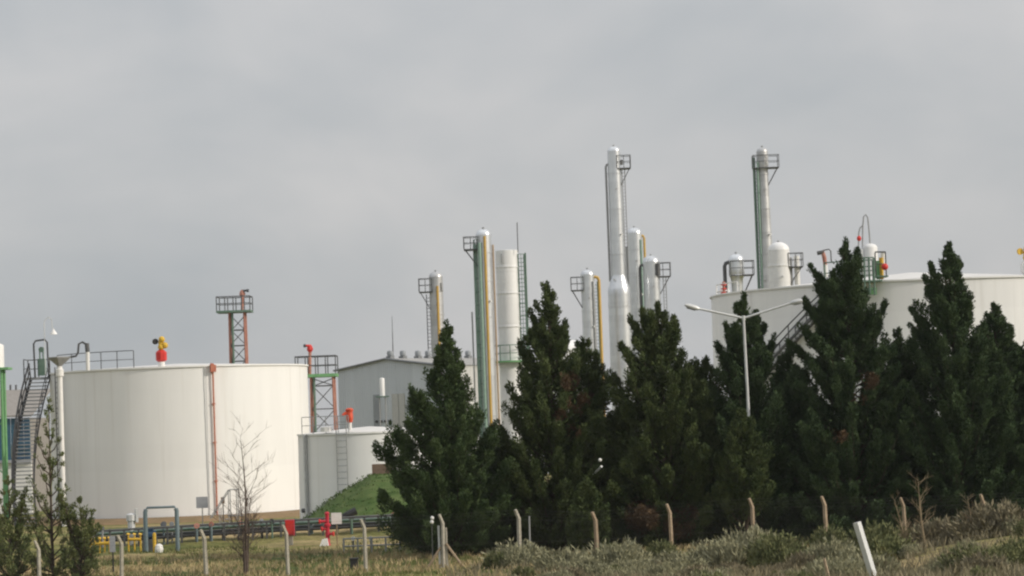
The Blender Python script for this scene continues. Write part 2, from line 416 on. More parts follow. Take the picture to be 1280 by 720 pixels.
# landing at the stair head
z_l = at(45, 472, 206).z
xl, xr = at(32, 472, 206).x, at(60, 472, 206).x
a = MB(); a.box(((xl + xr) / 2, 206, z_l - 0.08), (xr - xl, 2.0, 0.16)); land = a.build('landing', 'steel_grey', T1)
railing(T1, [(xl + .05, 205.1, z_l), (xl + .05, 206.9, z_l), (xl + 0.9, 206.9, z_l), (xr, 206.9, z_l)], 1.45, 'steel_dark', 0.045)
a = MB(); a.tube([at(44, 472, 205), at(42, 430, 205), at(44.5, 426, 205), at(56, 424.5, 205), at(59, 428, 205), at(61, 472, 205)], 0.075, 8); a.build('pipe_hoop', 'steel_dark', T1)
a = MB(); a.box(at(52.5, 459, 205.6), (0.62, 0.5, 1.35)); a.build('valve_cabinet', 'steel_green', T1)
a = MB(); a.tube([at(50, 450, 205.6), at(49.5, 436, 205.6)], 0.06, 6); a.tube([at(54, 450, 205.6), at(53.5, 434, 205.6)], 0.06, 6); a.disc(at(51.5, 437, 205.5), (0, 1, 0), 0.22, 0.06); a.build('valve_wheel', 'steel_green', T1)
# stair: an open flight falling towards the front left, treads one by one
stA = Vector((at(48, 474, 205).x, 205.0, z_l - 0.15)); stB = Vector((at(20, 560, 199).x, 199.0, at(20, 560, 199).z)); stC = Vector((at(30, 645, 193).x, 193.0, 0.25))
ctr = []
for i in range(40):
    s_ = i / 39
    x_ = (1 - s_) ** 2 * stA.x + 2 * s_ * (1 - s_) * stB.x + s_ * s_ * stC.x
    ctr.append(Vector((x_, stA.y + (stC.y - stA.y) * s_, stA.z + (stC.z - stA.z) * s_)))
for p in ctr:
    MB().box(p + Vector((.15, 0, 0)), (1.45, 0.30, 0.09)).build('stair_tread', 'steel_grey', T1)
for sgn in (-1, 1):
    off = Vector((-0.62 if sgn < 0 else 0.92, 0, 0)); th_ = 1.0 if sgn < 0 else .45
    MB().tube([p + off + Vector((0, 0, -0.05)) for p in ctr], 0.13 * th_, 6).build('stringer', 'black', T1)
    MB().tube([p + off + Vector((-.1 * (sgn < 0), 0, 1.25)) for p in ctr], 0.075 * th_, 6).build('handrail', 'black', T1)
    MB().tube([p + off + Vector((-.05 * (sgn < 0), 0, 0.65)) for p in ctr], 0.055 * th_, 6).build('mid_rail', 'black', T1)
    for p in ctr[::4]:
        MB().tube([p + off, p + off + Vector((-.1 * (sgn < 0), 0, 1.25))], 0.05 * th_, 6).build('railing_post', 'black', T1)
strip(T1)
# hooked lamp over the landing
lp = at(57, 472, 204.6)
LT = thing('gooseneck_lamp', (lp.x, lp.y, z_l), 'thin hooked lamp pole standing over the stair landing of the left tank', 'lamp')
a = MB(); a.tube([lp, at(55.2, 404, 204.6), at(57, 399, 204.6), at(61, 396.5, 204.6), at(64.5, 399, 204.6), at(65.5, 411, 204.6)], 0.035, 6); a.build('pole', 'galv', LT)
p = at(67, 418, 204.6); a = MB(); a.lathe(p, [(0.30, 0.0), (0.24, 0.14), (0.09, 0.32), (0.06, 0.44)], 14); a.build('lamp_shade', 'white', LT, True)
# pole with a dark triangular head
b0 = gpt(82, 196)
PT = thing('white_pole', b0, 'thick white pole with dark wedge shaped head before the left tank', 'pole')
p = at(74.5, 458, 196)
a = MB(); a.tube([Vector((p.x, 196, b0.z)), Vector((p.x, 196, p.z))], 0.20, 12); a.build('shaft', 'white', PT, True)
a = MB(); a.lathe((p.x, 196, p.z - 0.02), [(0.12, 0), (0.86, 0.66), (0.88, 0.74), (0.05, 0.80)], 4); a.build('wedge_head', 'steel_grey', PT)
a = MB(); a.lathe((p.x, 196, p.z - 0.75), [(0.3, 0), (0.3, 0.5), (0.2, 0.6)], 12); a.build('collar', 'white', PT, True)

def breather(px, py, D, label, s_=1.0, bm_='red', gm_='black'):
    p = at(px, py, D)
    B = thing('valve_assembly', p, label, 'valve')
    MB().lathe(p, [(0.26 * s_, -0.1), (0.26 * s_, 0.42 * s_)], 12).build('neck', 'white', B)
    MB().lathe(p, [(0.24 * s_, 0.40 * s_), (0.43 * s_, 0.55 * s_), (0.43 * s_, 1.15 * s_), (0.24 * s_, 1.33 * s_)], 8).build('body', bm_, B)
    MB().lathe(p, [(0.16 * s_, 1.3 * s_), (0.20 * s_, 2.0 * s_)], 10).build('bonnet', 'yellow', B)
    for dx, dz in ((0.02, 2.15), (0.25, 1.68), (-0.05, 1.55)):
        MB().ball(p + Vector((dx * s_ + 0.06, -0.08, dz * s_)), 0.25 * s_).build('actuator', 'yellow', B, True)
    MB().disc(p + Vector((-0.42 * s_, -0.1, 2.0 * s_)), (0.4, -1, 0), 0.23 * s_, 0.14).build('gauge', gm_, B)
breather(202, 459, 198.5, 'red valve with yellow actuator heads on the left tank rim')

# small tank in front of it
T2, rim2, R2, H2 = tank('storage_tank', 'small white storage tank half hidden by the green mound', 461, 540, 183, 89, 0.40, 'tank_white', 4, 56)
def ang2(px): return math.degrees(math.asin(max(-1, min(1, (px - 461) / 89))))
railing(T2, [rim2(ang2(p_), -0.1) for p_ in (379, 395, 412, 428, 441)], 1.2, 'steel_grey', 0.03)
ladder(T2, rim2(ang2(434), 0.25, -H2 + 0.2), rim2(ang2(434), 0.25, 1.2), 0.75, (math.cos(R(-17)), math.sin(R(-17)), 0), 'steel_grey', 0.035, 0.42)
a = MB(); a.tube([rim2(ang2(386), 0.12, 0.0), rim2(ang2(386), 0.12, -H2 + 0.1)], 0.10, 8); a.build('drain_pipe', 'galv', T2)
a = MB(); a.tube([rim2(ang2(389.5), 0.12, 0.0), rim2(ang2(389.5), 0.12, -H2 + 0.1)], 0.05, 8); a.build('conduit', 'steel_grey', T2)
MB().disc(rim2(ang2(381), 0.08, -H2 + 1.0), (-0.9, -0.5, 0), 0.16, 0.2).build('nozzle', 'steel_dark', T2)
MB().lathe(at(408, 538, 179), [(0.42, -0.1), (0.42, 0.22), (0.2, 0.3)], 14).build('roof_hatch', 'white', T2)
strip(T2)
p = at(437.5, 537, 178.5)
FM = thing('fire_monitor', p, 'orange red fire nozzle on the small tank rim', 'fire nozzle')
MB().lathe(p, [(0.13, -0.05), (0.13, 0.55)], 10).build('standpipe', 'white', FM)
MB().lathe(p, [(0.18, 0.5), (0.25, 0.8), (0.22, 1.2), (0.3, 1.4), (0.14, 1.5)], 10).build('body', 'orange_red', FM)
MB().tube([p + Vector((0.0, 0, 1.25)), p + Vector((-0.32, -0.1, 1.12)), p + Vector((-0.48, -0.15, 1.0))], [0.14, 0.12, 0.1], 8).build('nozzle', 'orange_red', FM)

# big tank at the right
T3, rim3, R3, H3 = tank('storage_tank', 'huge white storage tank on the right behind the tall conifers', 1140, 361.5, 200, 252, 1.32, 'tank_grey', 7, 96, roof_p=1.0)
def ang3(px): return math.degrees(math.asin(max(-1, min(1, (px - 1140) / 252))))
t0 = ang3(1033)
stp = []
for i in range(76):
    stp.append((t0 - i * 0.92, -0.30 - i * 0.205))
for th, dz in stp:
    p = rim3(th, 0.55, dz); MB().box(p, (0.28, 0.95, 0.05), R(th)).build('stair_tread', 'steel_grey', T3)
for off in (0.12, 1.0):
    MB().tube([rim3(th, off, dz - 0.08) for th, dz in stp], 0.12, 6).build('stringer', 'steel_dark', T3)
    MB().tube([rim3(th, off, dz + 1.1) for th, dz in stp], 0.055, 6).build('handrail', 'steel_dark', T3)
    MB().tube([rim3(th, off, dz + 0.55) for th, dz in stp], 0.04, 6).build('mid_rail', 'steel_dark', T3)
    for th, dz in stp[::6]:
        MB().tube([rim3(th, off, dz), rim3(th, off, dz + 1.1)], 0.045, 6).build('railing_post', 'steel_dark', T3)
railing(T3, [rim3(ang3(p_), -0.1) for p_ in (1005, 1019, 1032, 1046, 1058)], 1.55, 'steel_green', 0.05)
a = MB()
for p_ in np.linspace(1004, 1060, 8): a.box(rim3(ang3(p_), 0.35, -0.06), (0.7, 0.9, 0.1), R(ang3(p_)))
a.build('walkway', 'steel_green', T3)
railing(T3, [rim3(ang3(p_), -0.1) for p_ in (891, 895, 902, 911)], 0.75, 'white', 0.045, mid=False)
strip(T3)
# goose-neck on its rim
p = at(1032, 347, 187); VG = thing('gooseneck_vent', p, 'white standpipe with dark looped pipe beside the right tank stair head', 'pipe')
MB().tube([p, at(1031.5, 331, 187)], 0.17, 10).build('standpipe', 'white', VG)
MB().tube([at(1031.5, 331, 187), at(1030.5, 322, 187), at(1028, 314, 187)], [0.14, 0.16, 0.13], 8).build('elbow', 'rust_red', VG)
MB().tube([at(1021.5, 316.5, 187), at(1030, 315, 187)], 0.15, 8).build('outlet', 'steel_dark', VG)
MB().tube([at(1029, 313, 187), at(1036, 311.5, 187), at(1038.5, 314, 187), at(1039, 326, 187), at(1043, 330, 187)], 0.05, 6).build('loop_pipe', 'steel_dark', VG)
# red valve at the tank's left rim
p = at(905, 371, 196); RV = thing('valve_assembly', p, 'small red flanged valve on the far left rim of the right tank', 'valve')
MB().tube([p, at(904.5, 352, 196)], 0.1, 8).build('stem', 'rust_red', RV)
for yy in (366, 361, 356): MB().disc(at(904.7, yy, 196), (0, 0, 1), 0.22, 0.08).build('flange', 'red', RV)
MB().tube([at(896, 365, 196), at(903, 364, 196), at(911, 363, 196), at(912, 370, 196)], 0.07, 8).build('branch_pipe', 'white', RV)
# access platform with green frame
pc = at(1086, 366, 185)
AP = thing('access_platform', pc, 'green steel access platform on the right tank rim with yellow column and red ball', 'platform')
zf = at(1086, 352, 185).z
a = MB(); a.box(at(1086, 352, 185), (1.7, 2.0, 0.12)); a.build('deck', 'steel_green', AP)
for px_ in (1074, 1080, 1086, 1092):
    for dd in (184.1, 185.9):
        MB().tube([at(px_ + 1.5, 369, dd), at(px_, 322, dd)], 0.075, 6).build('frame_post', 'steel_green', AP)
for yy in (322, 333, 344, 362):
    for dd in (184.1, 185.9):
        MB().tube([at(1074, yy + 0.4, dd), at(1092, yy - 0.3, dd)], 0.05, 6).build('frame_rail', 'steel_green', AP)
MB().box(at(1089, 364, 184.4), (0.75, 0.3, 0.5)).build('valve_box', 'green_bright', AP)
railing(AP, [at(1095, 345, 184.6), at(1108, 345, 184.6), at(1108, 345, 186.0), at(1095, 345, 186)], 1.75, 'steel_dark', 0.05)
MB().box(at(1101, 346, 185.3), (0.9, 1.5, 0.1)).build('side_deck', 'steel_green', AP)
MB().tube([at(1102, 349, 184.9), at(1101.4, 322, 184.9)], 0.16, 10).build('yellow_column', 'yellow', AP)
MB().tube([at(1098, 349, 184.9), at(1097.4, 326, 184.9)], 0.15, 10).build('green_column', 'green_bright', AP)
MB().ball(at(1106, 333.5, 184.3), 0.25, 14, 10).build('red_ball', 'red', AP, True)
MB().tube([at(1104, 330, 185.2), at(1103.6, 316, 185.2)], 0.17, 10).build('white_pipe', 'white', AP)
breather(1284, 350, 187, 'yellow valve heads on the right tank rim at the picture edge', 1.05, 'white', 'yellow')
# domed vessel behind it with looped pipes
def dome_profile(r, H, d=0.45):
    return [(r, 0), (r, H)] + [(max(0.01, r * math.cos(t_)), H + r * d * math.sin(t_)) for t_ in np.linspace(0.25, math.pi / 2, 6)]
p = at(1087, 306, 232)
DV = thing('domed_vessel', (p.x, 232, 0), 'shiny domed vessel with looped thin pipes above the right tank', 'vessel')
MB().lathe((p.x, 232, 0), dome_profile(0.70, p.z - 0.3, 0.6), 24).build('shell', 'vessel_white', DV, True)
MB().tube([at(1075, 345, 232), at(1074, 312, 232)], 0.55, 16).build('blue_drum', 'cladding', DV, True)
MB().tube([at(1087.5, 305, 232), at(1086.5, 290, 232), at(1084.6, 272, 232), at(1082, 268, 232), at(1079.5, 271, 232), at(1078.5, 283, 232), at(1078, 320, 232)], 0.065, 6).build('loop_pipe', 'steel_grey', DV)
MB().tube([at(1078.5, 282, 232), at(1075, 285, 232), at(1073.5, 291, 232), at(1073, 312, 232)], 0.065, 6).build('side_pipe', 'steel_grey', DV)
MB().ball(at(1073.8, 298, 232), 0.21, 12, 8, 1.2).build('red_float', 'red', DV, True)

# ------------------------------------------------------------------ process columns
def column(name, label, px, py, D, rpx, m='cladding', sections=None, band=0.8, platform=None, ladders=(), pipes=(), n=20, cat='column', nozzle=True, dome=0.75):
    c = at(px, py, D)
    C = thing(name, (c.x, D, 0), label, cat)
    r_ = ms(rpx, D); top = c.z - r_ * 0.47 * dome
    prof = [(0.0, r_), (top, r_)]
    if sections:                     # list of (py, rpx) from the top down
        prof = []
        for (yy, rp) in sections: prof.append((at(px, yy, D).z, ms(rp, D)))
        prof = [(0.0, prof[-1][1])] + prof[::-1] + [(top, r_)]
    zz = [q[0] for q in prof]; rr = [q[1] for q in prof]
    z_ = 0.0; k = 0
    first = max(0.0, at(px, 470, D).z)
    cuts = [0.0]
    while z_ < top - 0.3:
        z_ = min(top, max(z_ + band, first if z_ == 0 else 0)); cuts.append(z_)
    cuts[-1] = top
    for a_, b_ in zip(cuts[:-1], cuts[1:]):
        steps = [a_] + [q for q in zz if a_ + .02 < q < b_ - .02] + [b_]
        j = 0.012 * (k % 2); k += 1
        o = MB().lathe((c.x, D, 0), [(float(np.interp(s_, zz, rr)) + j, s_) for s_ in steps], n, caps=False).build('cladding_band', m, C, True)
    MB().lathe((c.x, D, top), [(r_ + 0.02, -0.03)] + [(max(.01, r_ * math.cos(t_)), r_ * dome * math.sin(t_)) for t_ in np.linspace(0.05, math.pi / 2, 7)], n, caps=False).build('dome_head', m, C, True)
    for f_ in (.30, .52, .68, .82, .93):
        z_ = top * f_; r2 = float(np.interp(z_, zz, rr))
        MB().lathe((c.x, D, z_), [(r2 + .01, -.05), (r2 + .07, -.05), (r2 + .07, .05), (r2 + .01, .05)], n, caps=False).build('stiffener_ring', m, C)
    for f_, a_ in ((.60, -.5), (.74, .6), (.88, .1)) if nozzle else ():
        z_ = top * f_; r2 = float(np.interp(z_, zz, rr)); d_ = Vector((math.sin(a_), -math.cos(a_), 0)); q_ = Vector((c.x, D, z_))
        MB().tube([q_ + d_ * (r2 - .05), q_ + d_ * (r2 + .22)], .07, 8).disc(q_ + d_ * (r2 + .22), d_, .12, .06, 10).build('nozzle', 'cladding_dull', C)
    if nozzle:
        MB().lathe((c.x, D, top + r_ * 0.7), [(0.08, -0.1), (0.08, 0.14), (0.13, 0.14), (0.13, 0.2)], 8).build('top_nozzle', 'steel_grey', C)
    if platform:
        for (x0, x1, yt, yf, side) in platform:
            fl = at(x1 if side > 0 else x0, yf, D); inn = at(x0 if side > 0 else x1, yf, D)
            z_ = fl.z; h_ = at(x0, yt, D).z - z_
            x_a, x_b = min(fl.x, inn.x), max(fl.x, inn.x); dp = 0.75
            P = MB().box(((x_a + x_b) / 2, D, z_ - 0.06), (x_b - x_a, dp * 2, 0.12)).build('platform', 'steel_dark', C)
            rail_pts = [(x_a, D - dp, z_), ((x_a + x_b) / 2, D - dp, z_), (x_b, D - dp, z_), (x_b, D + dp, z_), (x_a, D + dp, z_)]
            MB().tube([Vector(q) + Vector((0, 0, h_)) for q in rail_pts + rail_pts[:1]], 0.045, 6).build('handrail', 'steel_dark', P)
            MB().tube([Vector(q) + Vector((0, 0, h_ * .5)) for q in rail_pts + rail_pts[:1]], 0.035, 6).build('mid_rail', 'steel_dark', P)
            for q in rail_pts: MB().tube([Vector(q), Vector(q) + Vector((0, 0, h_))], 0.04, 6).build('railing_post', 'steel_dark', P)
            xo, xi = (x_b, x_a) if side > 0 else (x_a, x_b)
            for dy in (-0.5, 0.5):
                MB().tube([(xo - side * 0.15, D + dy, z_ - 0.1), (c.x + side * r_ * 0.8, D + dy * .6, z_ - 1.5 * h_)], 0.045, 6).build('bracket', 'steel_dark', P)
    for (o_, yt, yb, wd, mm, cage) in ladders:
        q = at(px + o_, yt, D); zb = at(px + o_, yb, D).z if yb else 0.2
        ladder(C, (q.x, D - 0.1, zb), (q.x, D - 0.1, q.z), ms(wd, D), (1, 0, 0), mm, 0.05, 0.4, (0, -1, 0) if cage else None)
    for (o_, yt, yb, rp, mm, hook) in pipes:
        q = at(px + o_, yt, D); zb = at(px + o_, yb, D).z if yb else 0.1
        dy = -0.55 if abs(ms(o_, D)) < r_ * 0.9 else 0.0
        yy = D - (r_ * math.sqrt(max(0, 1 - min(1, ms(o_, D) / r_) ** 2)) + 0.18 if abs(ms(o_, D)) < r_ else 0.0)
        pts = [(q.x, yy, zb), (q.x, yy, q.z - 0.25), (q.x, yy, q.z)]
        if hook:
            s_ = -1 if o_ > 0 else 1
            pts = [(q.x, yy, zb), (q.x, yy, q.z - 0.4), (q.x + s_ * .12, yy, q.z - 0.1), (q.x + s_ * .4, yy, q.z), (c.x + (0 if o_ == 0 else -s_ * r_ * .8), yy, q.z)]
        MB().tube(pts, ms(rp, D), 8).build('pipe', mm, C, True)
    return C, c, r_

column('process_column', 'dull grey column behind the shed with a platform on its left', 544.5, 343, 288, 8.5, 'cladding_dull',
       platform=[(524, 540, 349, 365, -1)], ladders=[(-9, 368, 0, 5, 'steel_dark', False)], pipes=[(2.5, 358, 0, 1.6, 'yellow_pipe', False), (7.5, 354, 364, 1.6, 'steel_grey', False)])
cB, cc, rB = column('process_column', 'tall column with green ladder and yellow pipe beside the white silo', 604, 290, 246, 9.5, 'cladding',
       platform=[(580, 597, 297, 312, -1)], ladders=[(-8, 300, 0, 7, 'steel_green', True)],
       pipes=[(-10.5, 306, 0, 2.6, 'pipe_green', False), (-4.5, 304, 0, 2.4, 'pipe_green', False), (1.8, 296, 0, 1.7, 'yellow_pipe', False), (12.0, 306, 0, 1.3, 'tan_pipe', False), (-14, 390, 0, 1.0, 'steel_grey', False)])
cC, cc2, rC = column('white_silo', 'wide flat topped white silo with green ladder on its right', 633, 313, 256, 14, 'vessel_white', band=2.6,
       ladders=[(18, 318, 450, 7, 'steel_green', True)], cat='silo', nozzle=False, dome=0.06, pipes=[(23.5, 316, 450, 1.0, 'steel_green', False), (-6, 318, 330, 1.0, 'steel_grey', False)])
zr = at(633, 452, 256).z
MB().lathe((cc2.x, 256, zr), [(rC + 0.05, -0.12), (rC + 0.9, -0.12), (rC + 0.9, 0.05), (rC + 0.05, 0.05)], 24, caps=False).build('ring_walkway', 'green_bright', cC)
railing(cC, [(cc2.x + (rC + .85) * math.sin(t_), 256 - (rC + .85) * math.cos(t_), zr) for t_ in np.linspace(0, 2 * math.pi, 13)[:-1]], 1.6, 'steel_green', 0.05, close=True)
q = at(647.5, 316, 255); MB().tube([q, at(646.3, 278, 255)], 0.045, 6).build('antenna', 'steel_dark', cC)
column('process_column', 'shorter silver column with a yellow pipe on its right, standing alone', 734, 340, 300, 8.5, 'cladding',
       platform=[(714, 729, 347, 363, -1)], ladders=[(10, 352, 0, 4.5, 'steel_green', False)],
       pipes=[(14.5, 346, 0, 1.9, 'yellow_pipe', True), (6.8, 352, 0, 1.0, 'steel_grey', False)])
column('process_column', 'tallest silver column of the middle group, thicker at the bottom', 767, 186, 305, 8, 'cladding',
       sections=[(345, 8.8), (362, 14), (440, 14.5)], platform=[(771, 788, 195, 210, 1)],
       ladders=[(12, 212, 0, 3.5, 'steel_grey', False)], pipes=[(-10, 205, 352, 1.4, 'steel_grey', True), (8, 200, 206, 3.5, 'steel_dark', False)])
column('process_column', 'silver column just right of the tallest one with a yellow hook pipe', 792.5, 288, 318, 9.5, 'cladding',
       pipes=[(12.5, 294, 0, 1.5, 'yellow_pipe', True), (8, 300, 0, 1.5, 'pipe_green', False), (-9.5, 308, 0, 1.1, 'steel_grey', False)])
column('process_column', 'short silver column with a dark platform on its right side', 813.5, 323.5, 308, 10.5, 'cladding',
       platform=[(819, 838, 329, 345, 1)], pipes=[(-14, 331, 0, 1.7, 'steel_dark', True), (8, 330, 345, 3.0, 'steel_dark', False)], ladders=[(17, 347, 0, 3.5, 'steel_grey', False)])
column('process_column', 'slim tall column with high platform rising behind the right tank', 952.5, 187, 285, 7, 'cladding_dull',
       sections=[(206, 7.5), (214, 6.2), (280, 7.2), (362, 8.5)], platform=[(941, 973, 195, 209, 1)],
       pipes=[(-10.5, 197, 0, 1.8, 'steel_green', False), (-6.3, 203, 0, 1.2, 'pipe_green', False)], ladders=[(-8.3, 210, 0, 2.5, 'steel_green', False)])
column('process_column', 'short silver vessel with a dark elbow pipe above the right tank edge', 920, 321, 250, 9.5, 'cladding',
       sections=[(342, 9.8), (350, 7.5), (375, 6.5)], platform=[(913, 942, 327, 343, 1)], pipes=[(-14.5, 328, 0, 2.4, 'steel_dark', True)])
column('process_column', 'wide white drum beside the slim tall column, above the right tank', 973, 308, 262, 13.5, 'vessel_white', band=1.6,
       platform=[(985, 1003, 317, 333, 1)], pipes=[(22.5, 320, 0, 3.4, 'white', False), (15.5, 322, 0, 1.5, 'steel_grey', False)], cat='vessel')

p = at(706, 425, 330); DT = thing('domed_tank', (p.x, 330, 0), 'white domed tank top half hidden behind the second conifer', 'tank')
MB().lathe((p.x, 330, 0), [(3.7, 0), (3.7, p.z - 1.3)], 40, caps=False).build('shell', 'tank_white', DT, True)
MB().lathe((p.x, 330, p.z - 1.3), [(3.75, -.05)] + [(max(.01, 3.7 * math.cos(t_)), 1.3 * math.sin(t_)) for t_ in np.linspace(0.1, math.pi / 2, 9)], 40, caps=False).build('dome_roof', 'tank_white', DT, True)

# ------------------------------------------------------------------ lattice towers with fire monitors
def tower(label, D, lx, rx, pl, pr_, y_floor, y_rail, mon, green, y_bot):
    a0 = at(lx, y_floor, D); a1 = at(rx, y_floor, D); zf_ = a0.z
    T = thing('fire_monitor_tower', ((a0.x + a1.x) / 2, D, 0), label, 'tower')
    wx = (a1.x - a0.x); dpt = wx
    cs = [(a0.x, D - dpt / 2), (a1.x, D - dpt / 2), (a1.x, D + dpt / 2), (a0.x, D + dpt / 2)]
    for i, (x_, y_) in enumerate(cs):
        MB().tube([(x_ + (-0.12 if x_ < (a0.x + a1.x) / 2 else 0.12), y_, 0.02), (x_, y_, zf_ - 0.1)], 0.095, 8).build('leg', 'rust_red', T)
    MB().tube([(a0.x + 0.28, D - dpt / 2 - .15, 0.02), (a0.x + 0.28, D - dpt / 2 - .15, zf_ - 0.1)], 0.10, 8).build('water_riser', 'steel_green', T)
    zs = np.arange(0.6, zf_ - 0.4, wx * 1.05)
    for i, z_ in enumerate(zs):
        for k in range(4):
            p, q = cs[k], cs[(k + 1) % 4]
            MB().tube([(p[0], p[1], z_), (q[0], q[1], z_)], 0.04, 5).build('strut', 'steel_dark', T)
            zt = min(z_ + wx * 1.05, zf_ - .2)
            if (i + k) % 2: p, q = q, p
            MB().tube([(p[0], p[1], z_), (q[0], q[1], zt)], 0.04, 5).build('brace', 'steel_dark', T)
    x_a, x_b = at(pl, y_floor, D).x, at(pr_, y_floor, D).x
    hd = max(dpt / 2 + .3, (x_b - x_a) / 2 * 0.8)
    P = MB().box(((x_a + x_b) / 2, D, zf_), (x_b - x_a, hd * 2, 0.26 if green else 0.18)).build('platform', 'green_bright' if green else 'steel_green', T)
    hh = at(pl, y_rail, D).z - zf_ - 0.09
    xx = np.linspace(x_a + .05, x_b - .05, 5)
    pts = [(x_, D - hd + .05, zf_ + .09) for x_ in xx] + [(x_, D + hd - .05, zf_ + .09) for x_ in xx[::-1]]
    MB().tube([Vector(q) + Vector((0, 0, hh)) for q in pts + pts[:1]], 0.05, 6).build('handrail', 'steel_dark', P)
    MB().tube([Vector(q) + Vector((0, 0, hh * .5)) for q in pts + pts[:1]], 0.04, 6).build('mid_rail', 'steel_dark', P)
    for q in pts: MB().tube([q, Vector(q) + Vector((0, 0, hh))], 0.045, 6).build('railing_post', 'steel_dark', P)
    mx_, my_ = mon
    mc = 'rust_red' if not green else 'red'
    Mn = MB().tube([Vector((at(mx_, y_floor, D).x, D - .2, zf_)), at(mx_, my_ + 8, D - .2)], 0.13, 8).build('monitor_riser', 'rust_red', T)
    d_ = -1 if green else 1
    MB().lathe(at(mx_, my_ + 9, D - .2), [(0.14, 0), (0.27, 0.2), (0.2, 0.5), (0.1, 0.6)], 8).build('monitor_body', mc, Mn)
    MB().tube([at(mx_ + 2, my_ + 6, D - .2), at(mx_, my_ + 1.5, D - .2), at(mx_ + d_ * 6, my_ + 1.0, D - .4)], [0.16, 0.15, 0.09], 8).build('nozzle', mc if green else 'steel_dark', Mn)
    MB().disc(at(mx_ + d_ * 6.5, my_ + 1.2, D - .4), (1, -.1, 0), 0.14, 0.2, 10).build('nozzle_tip', 'steel_dark', Mn)
tower('red legged lattice tower with a railed platform rising behind the left tank', 226, 287.5, 306, 272, 315, 390, 372, (303, 362), False, 460)
tower('lattice tower with green platform between the left tank and the shed', 216, 389.5, 417, 370.5, 422, 470, 446.5, (387.5, 431), True, 545)

# ------------------------------------------------------------------ corrugated shed
Ds = 262.0
pk = at(483, 448.5, Ds); eave_z = at(418, 463, 266.2).z
ridge_d = Vector((0.62, 0.784, 0)).normalized(); lat = Vector((ridge_d.y, -ridge_d.x, 0))
HW = ms(65, Ds) / lat.x; LEN = 15.0
SH = thing('corrugated_shed', (pk.x, pk.y, 0), 'grey corrugated metal shed with a low gable and roof ventilators', 'shed')
pk0 = Vector((pk.x, pk.y, 0))
def corr_sheet(o, d, nrm, w_, zt0, zt1, parent, m, nr=4):
    """ribbed sheet standing on the ground from point o along d, top edge from zt0 to zt1"""
    a = MB(); pts = []
    for i in range(nr):
        for f_, h_ in ((0.0, 0.0), (0.45, 0.0), (0.55, 0.045), (0.9, 0.045)):
            pts.append(((i + f_) / nr, h_))
    pts.append((1.0, 0.0))
    v = []
    for f_, h_ in pts:
        q = o + d * (w_ * f_) + nrm * h_
        v += [Vector((q.x, q.y, 0.05)), Vector((q.x, q.y, zt0 + (zt1 - zt0) * f_))]
    a.add(v, [(2 * i, 2 * i + 2, 2 * i + 3, 2 * i + 1) for i in range(len(pts) - 1)])
    return a.build('wall_sheet', m, parent)
nsh = 12; wS = 2 * HW / nsh
def gz(s_): return pk.z - (pk.z - eave_z) * abs(s_) / HW - 0.05
for i in range(nsh):
    s0 = -HW + i * wS; s1 = s0 + wS
    corr_sheet(pk0 + lat * s0, lat, -ridge_d, wS - 0.012, gz(s0), gz(s1), SH, 'corrugated')
for i in range(24):                 # long sides
    for sgn in (1, -1):
        o = pk0 + lat * (sgn * HW) + ridge_d * (i * LEN / 24)
        corr_sheet(o, ridge_d, lat * sgn, LEN / 24 - 0.012, eave_z - 0.06, eave_z - 0.06, SH, 'corr_sunlit' if sgn > 0 else 'corrugated')
for sgn in (1, -1):                 # roof planes of ribbed sheets
    for i in range(24):
        a = MB(); v = []
        for k in range(9):
            f_ = k / 8; h_ = 0.05 if k % 2 else 0.0
            q = pk0 + ridge_d * (-0.25 + (i + f_) * (LEN + .5) / 24)
            e_ = q + lat * (sgn * (HW + 0.3))
            v += [Vector((q.x, q.y, pk.z + h_)), Vector((e_.x, e_.y, eave_z - (pk.z - eave_z) * 0.3 / HW + h_))]
        a.add(v, [(2 * k, 2 * k + 1, 2 * k + 3, 2 * k + 2) for k in range(8)]); a.build('roof_sheet', 'corr_roof', SH)
    v0 = pk0 - ridge_d * 0.28; v1 = v0 + lat * (sgn * (HW + .3))
    MB().tube([Vector((v0.x, v0.y, pk.z)), Vector((v1.x, v1.y, eave_z - (pk.z - eave_z) * .3 / HW))], 0.11, 4).build('barge_trim', 'corr_trim', SH)
for px_, d_ in ((484.5, 0.6), (500, 2.6), (517.5, 5.0), (529, 6.6), (550, 9.4), (566, 11.5), (578, 13.2)):
    q = pk0 + ridge_d * d_
    MB().box((q.x, q.y, pk.z + 0.10), (0.62, 0.62, 0.35), math.atan2(ridge_d.y, ridge_d.x)).build('vent_base', 'corr_trim', SH)
    MB().lathe((q.x, q.y, pk.z + 0.25), [(0.22, 0), (0.30, 0.08), (0.33, 0.3), (0.30, 0.52), (0.12, 0.6)], 12).build('roof_ventilator', 'patch_dark', SH)
q = at(491.5, 450, 264); MB().tube([(q.x, 264, pk.z - .1), at(490, 395, 264)], [0.06, 0.02], 6).build('antenna', 'steel_dark', SH)
for s0, w_, z0_, z1_, mm in ((-1.45, 0.9, 0.6, at(468, 493, 260).z, 'patch_dark'), (1.05, 0.85, 0.6, at(494, 492, 260).z, 'patch_pale'), (1.95, 0.8, 0.6, at(494, 492, 260).z, 'patch_pale')):
    q = pk0 + lat * s0 - ridge_d * 0.075
    MB().box((q.x, q.y, (z0_ + z1_) / 2), (w_, 0.05, z1_ - z0_), math.atan2(lat.y, lat.x)).build('wall_panel', mm, SH)
for s0 in (-1.5, -0.9, -0.3, 0.3):
    q = pk0 + lat * s0 - ridge_d * 0.13; z_ = at(470, 527, 261).z
    MB().box((q.x, q.y, z_), (0.34, 0.05, 0.24), math.atan2(lat.y, lat.x)).build('vent_grille', 'black', SH)
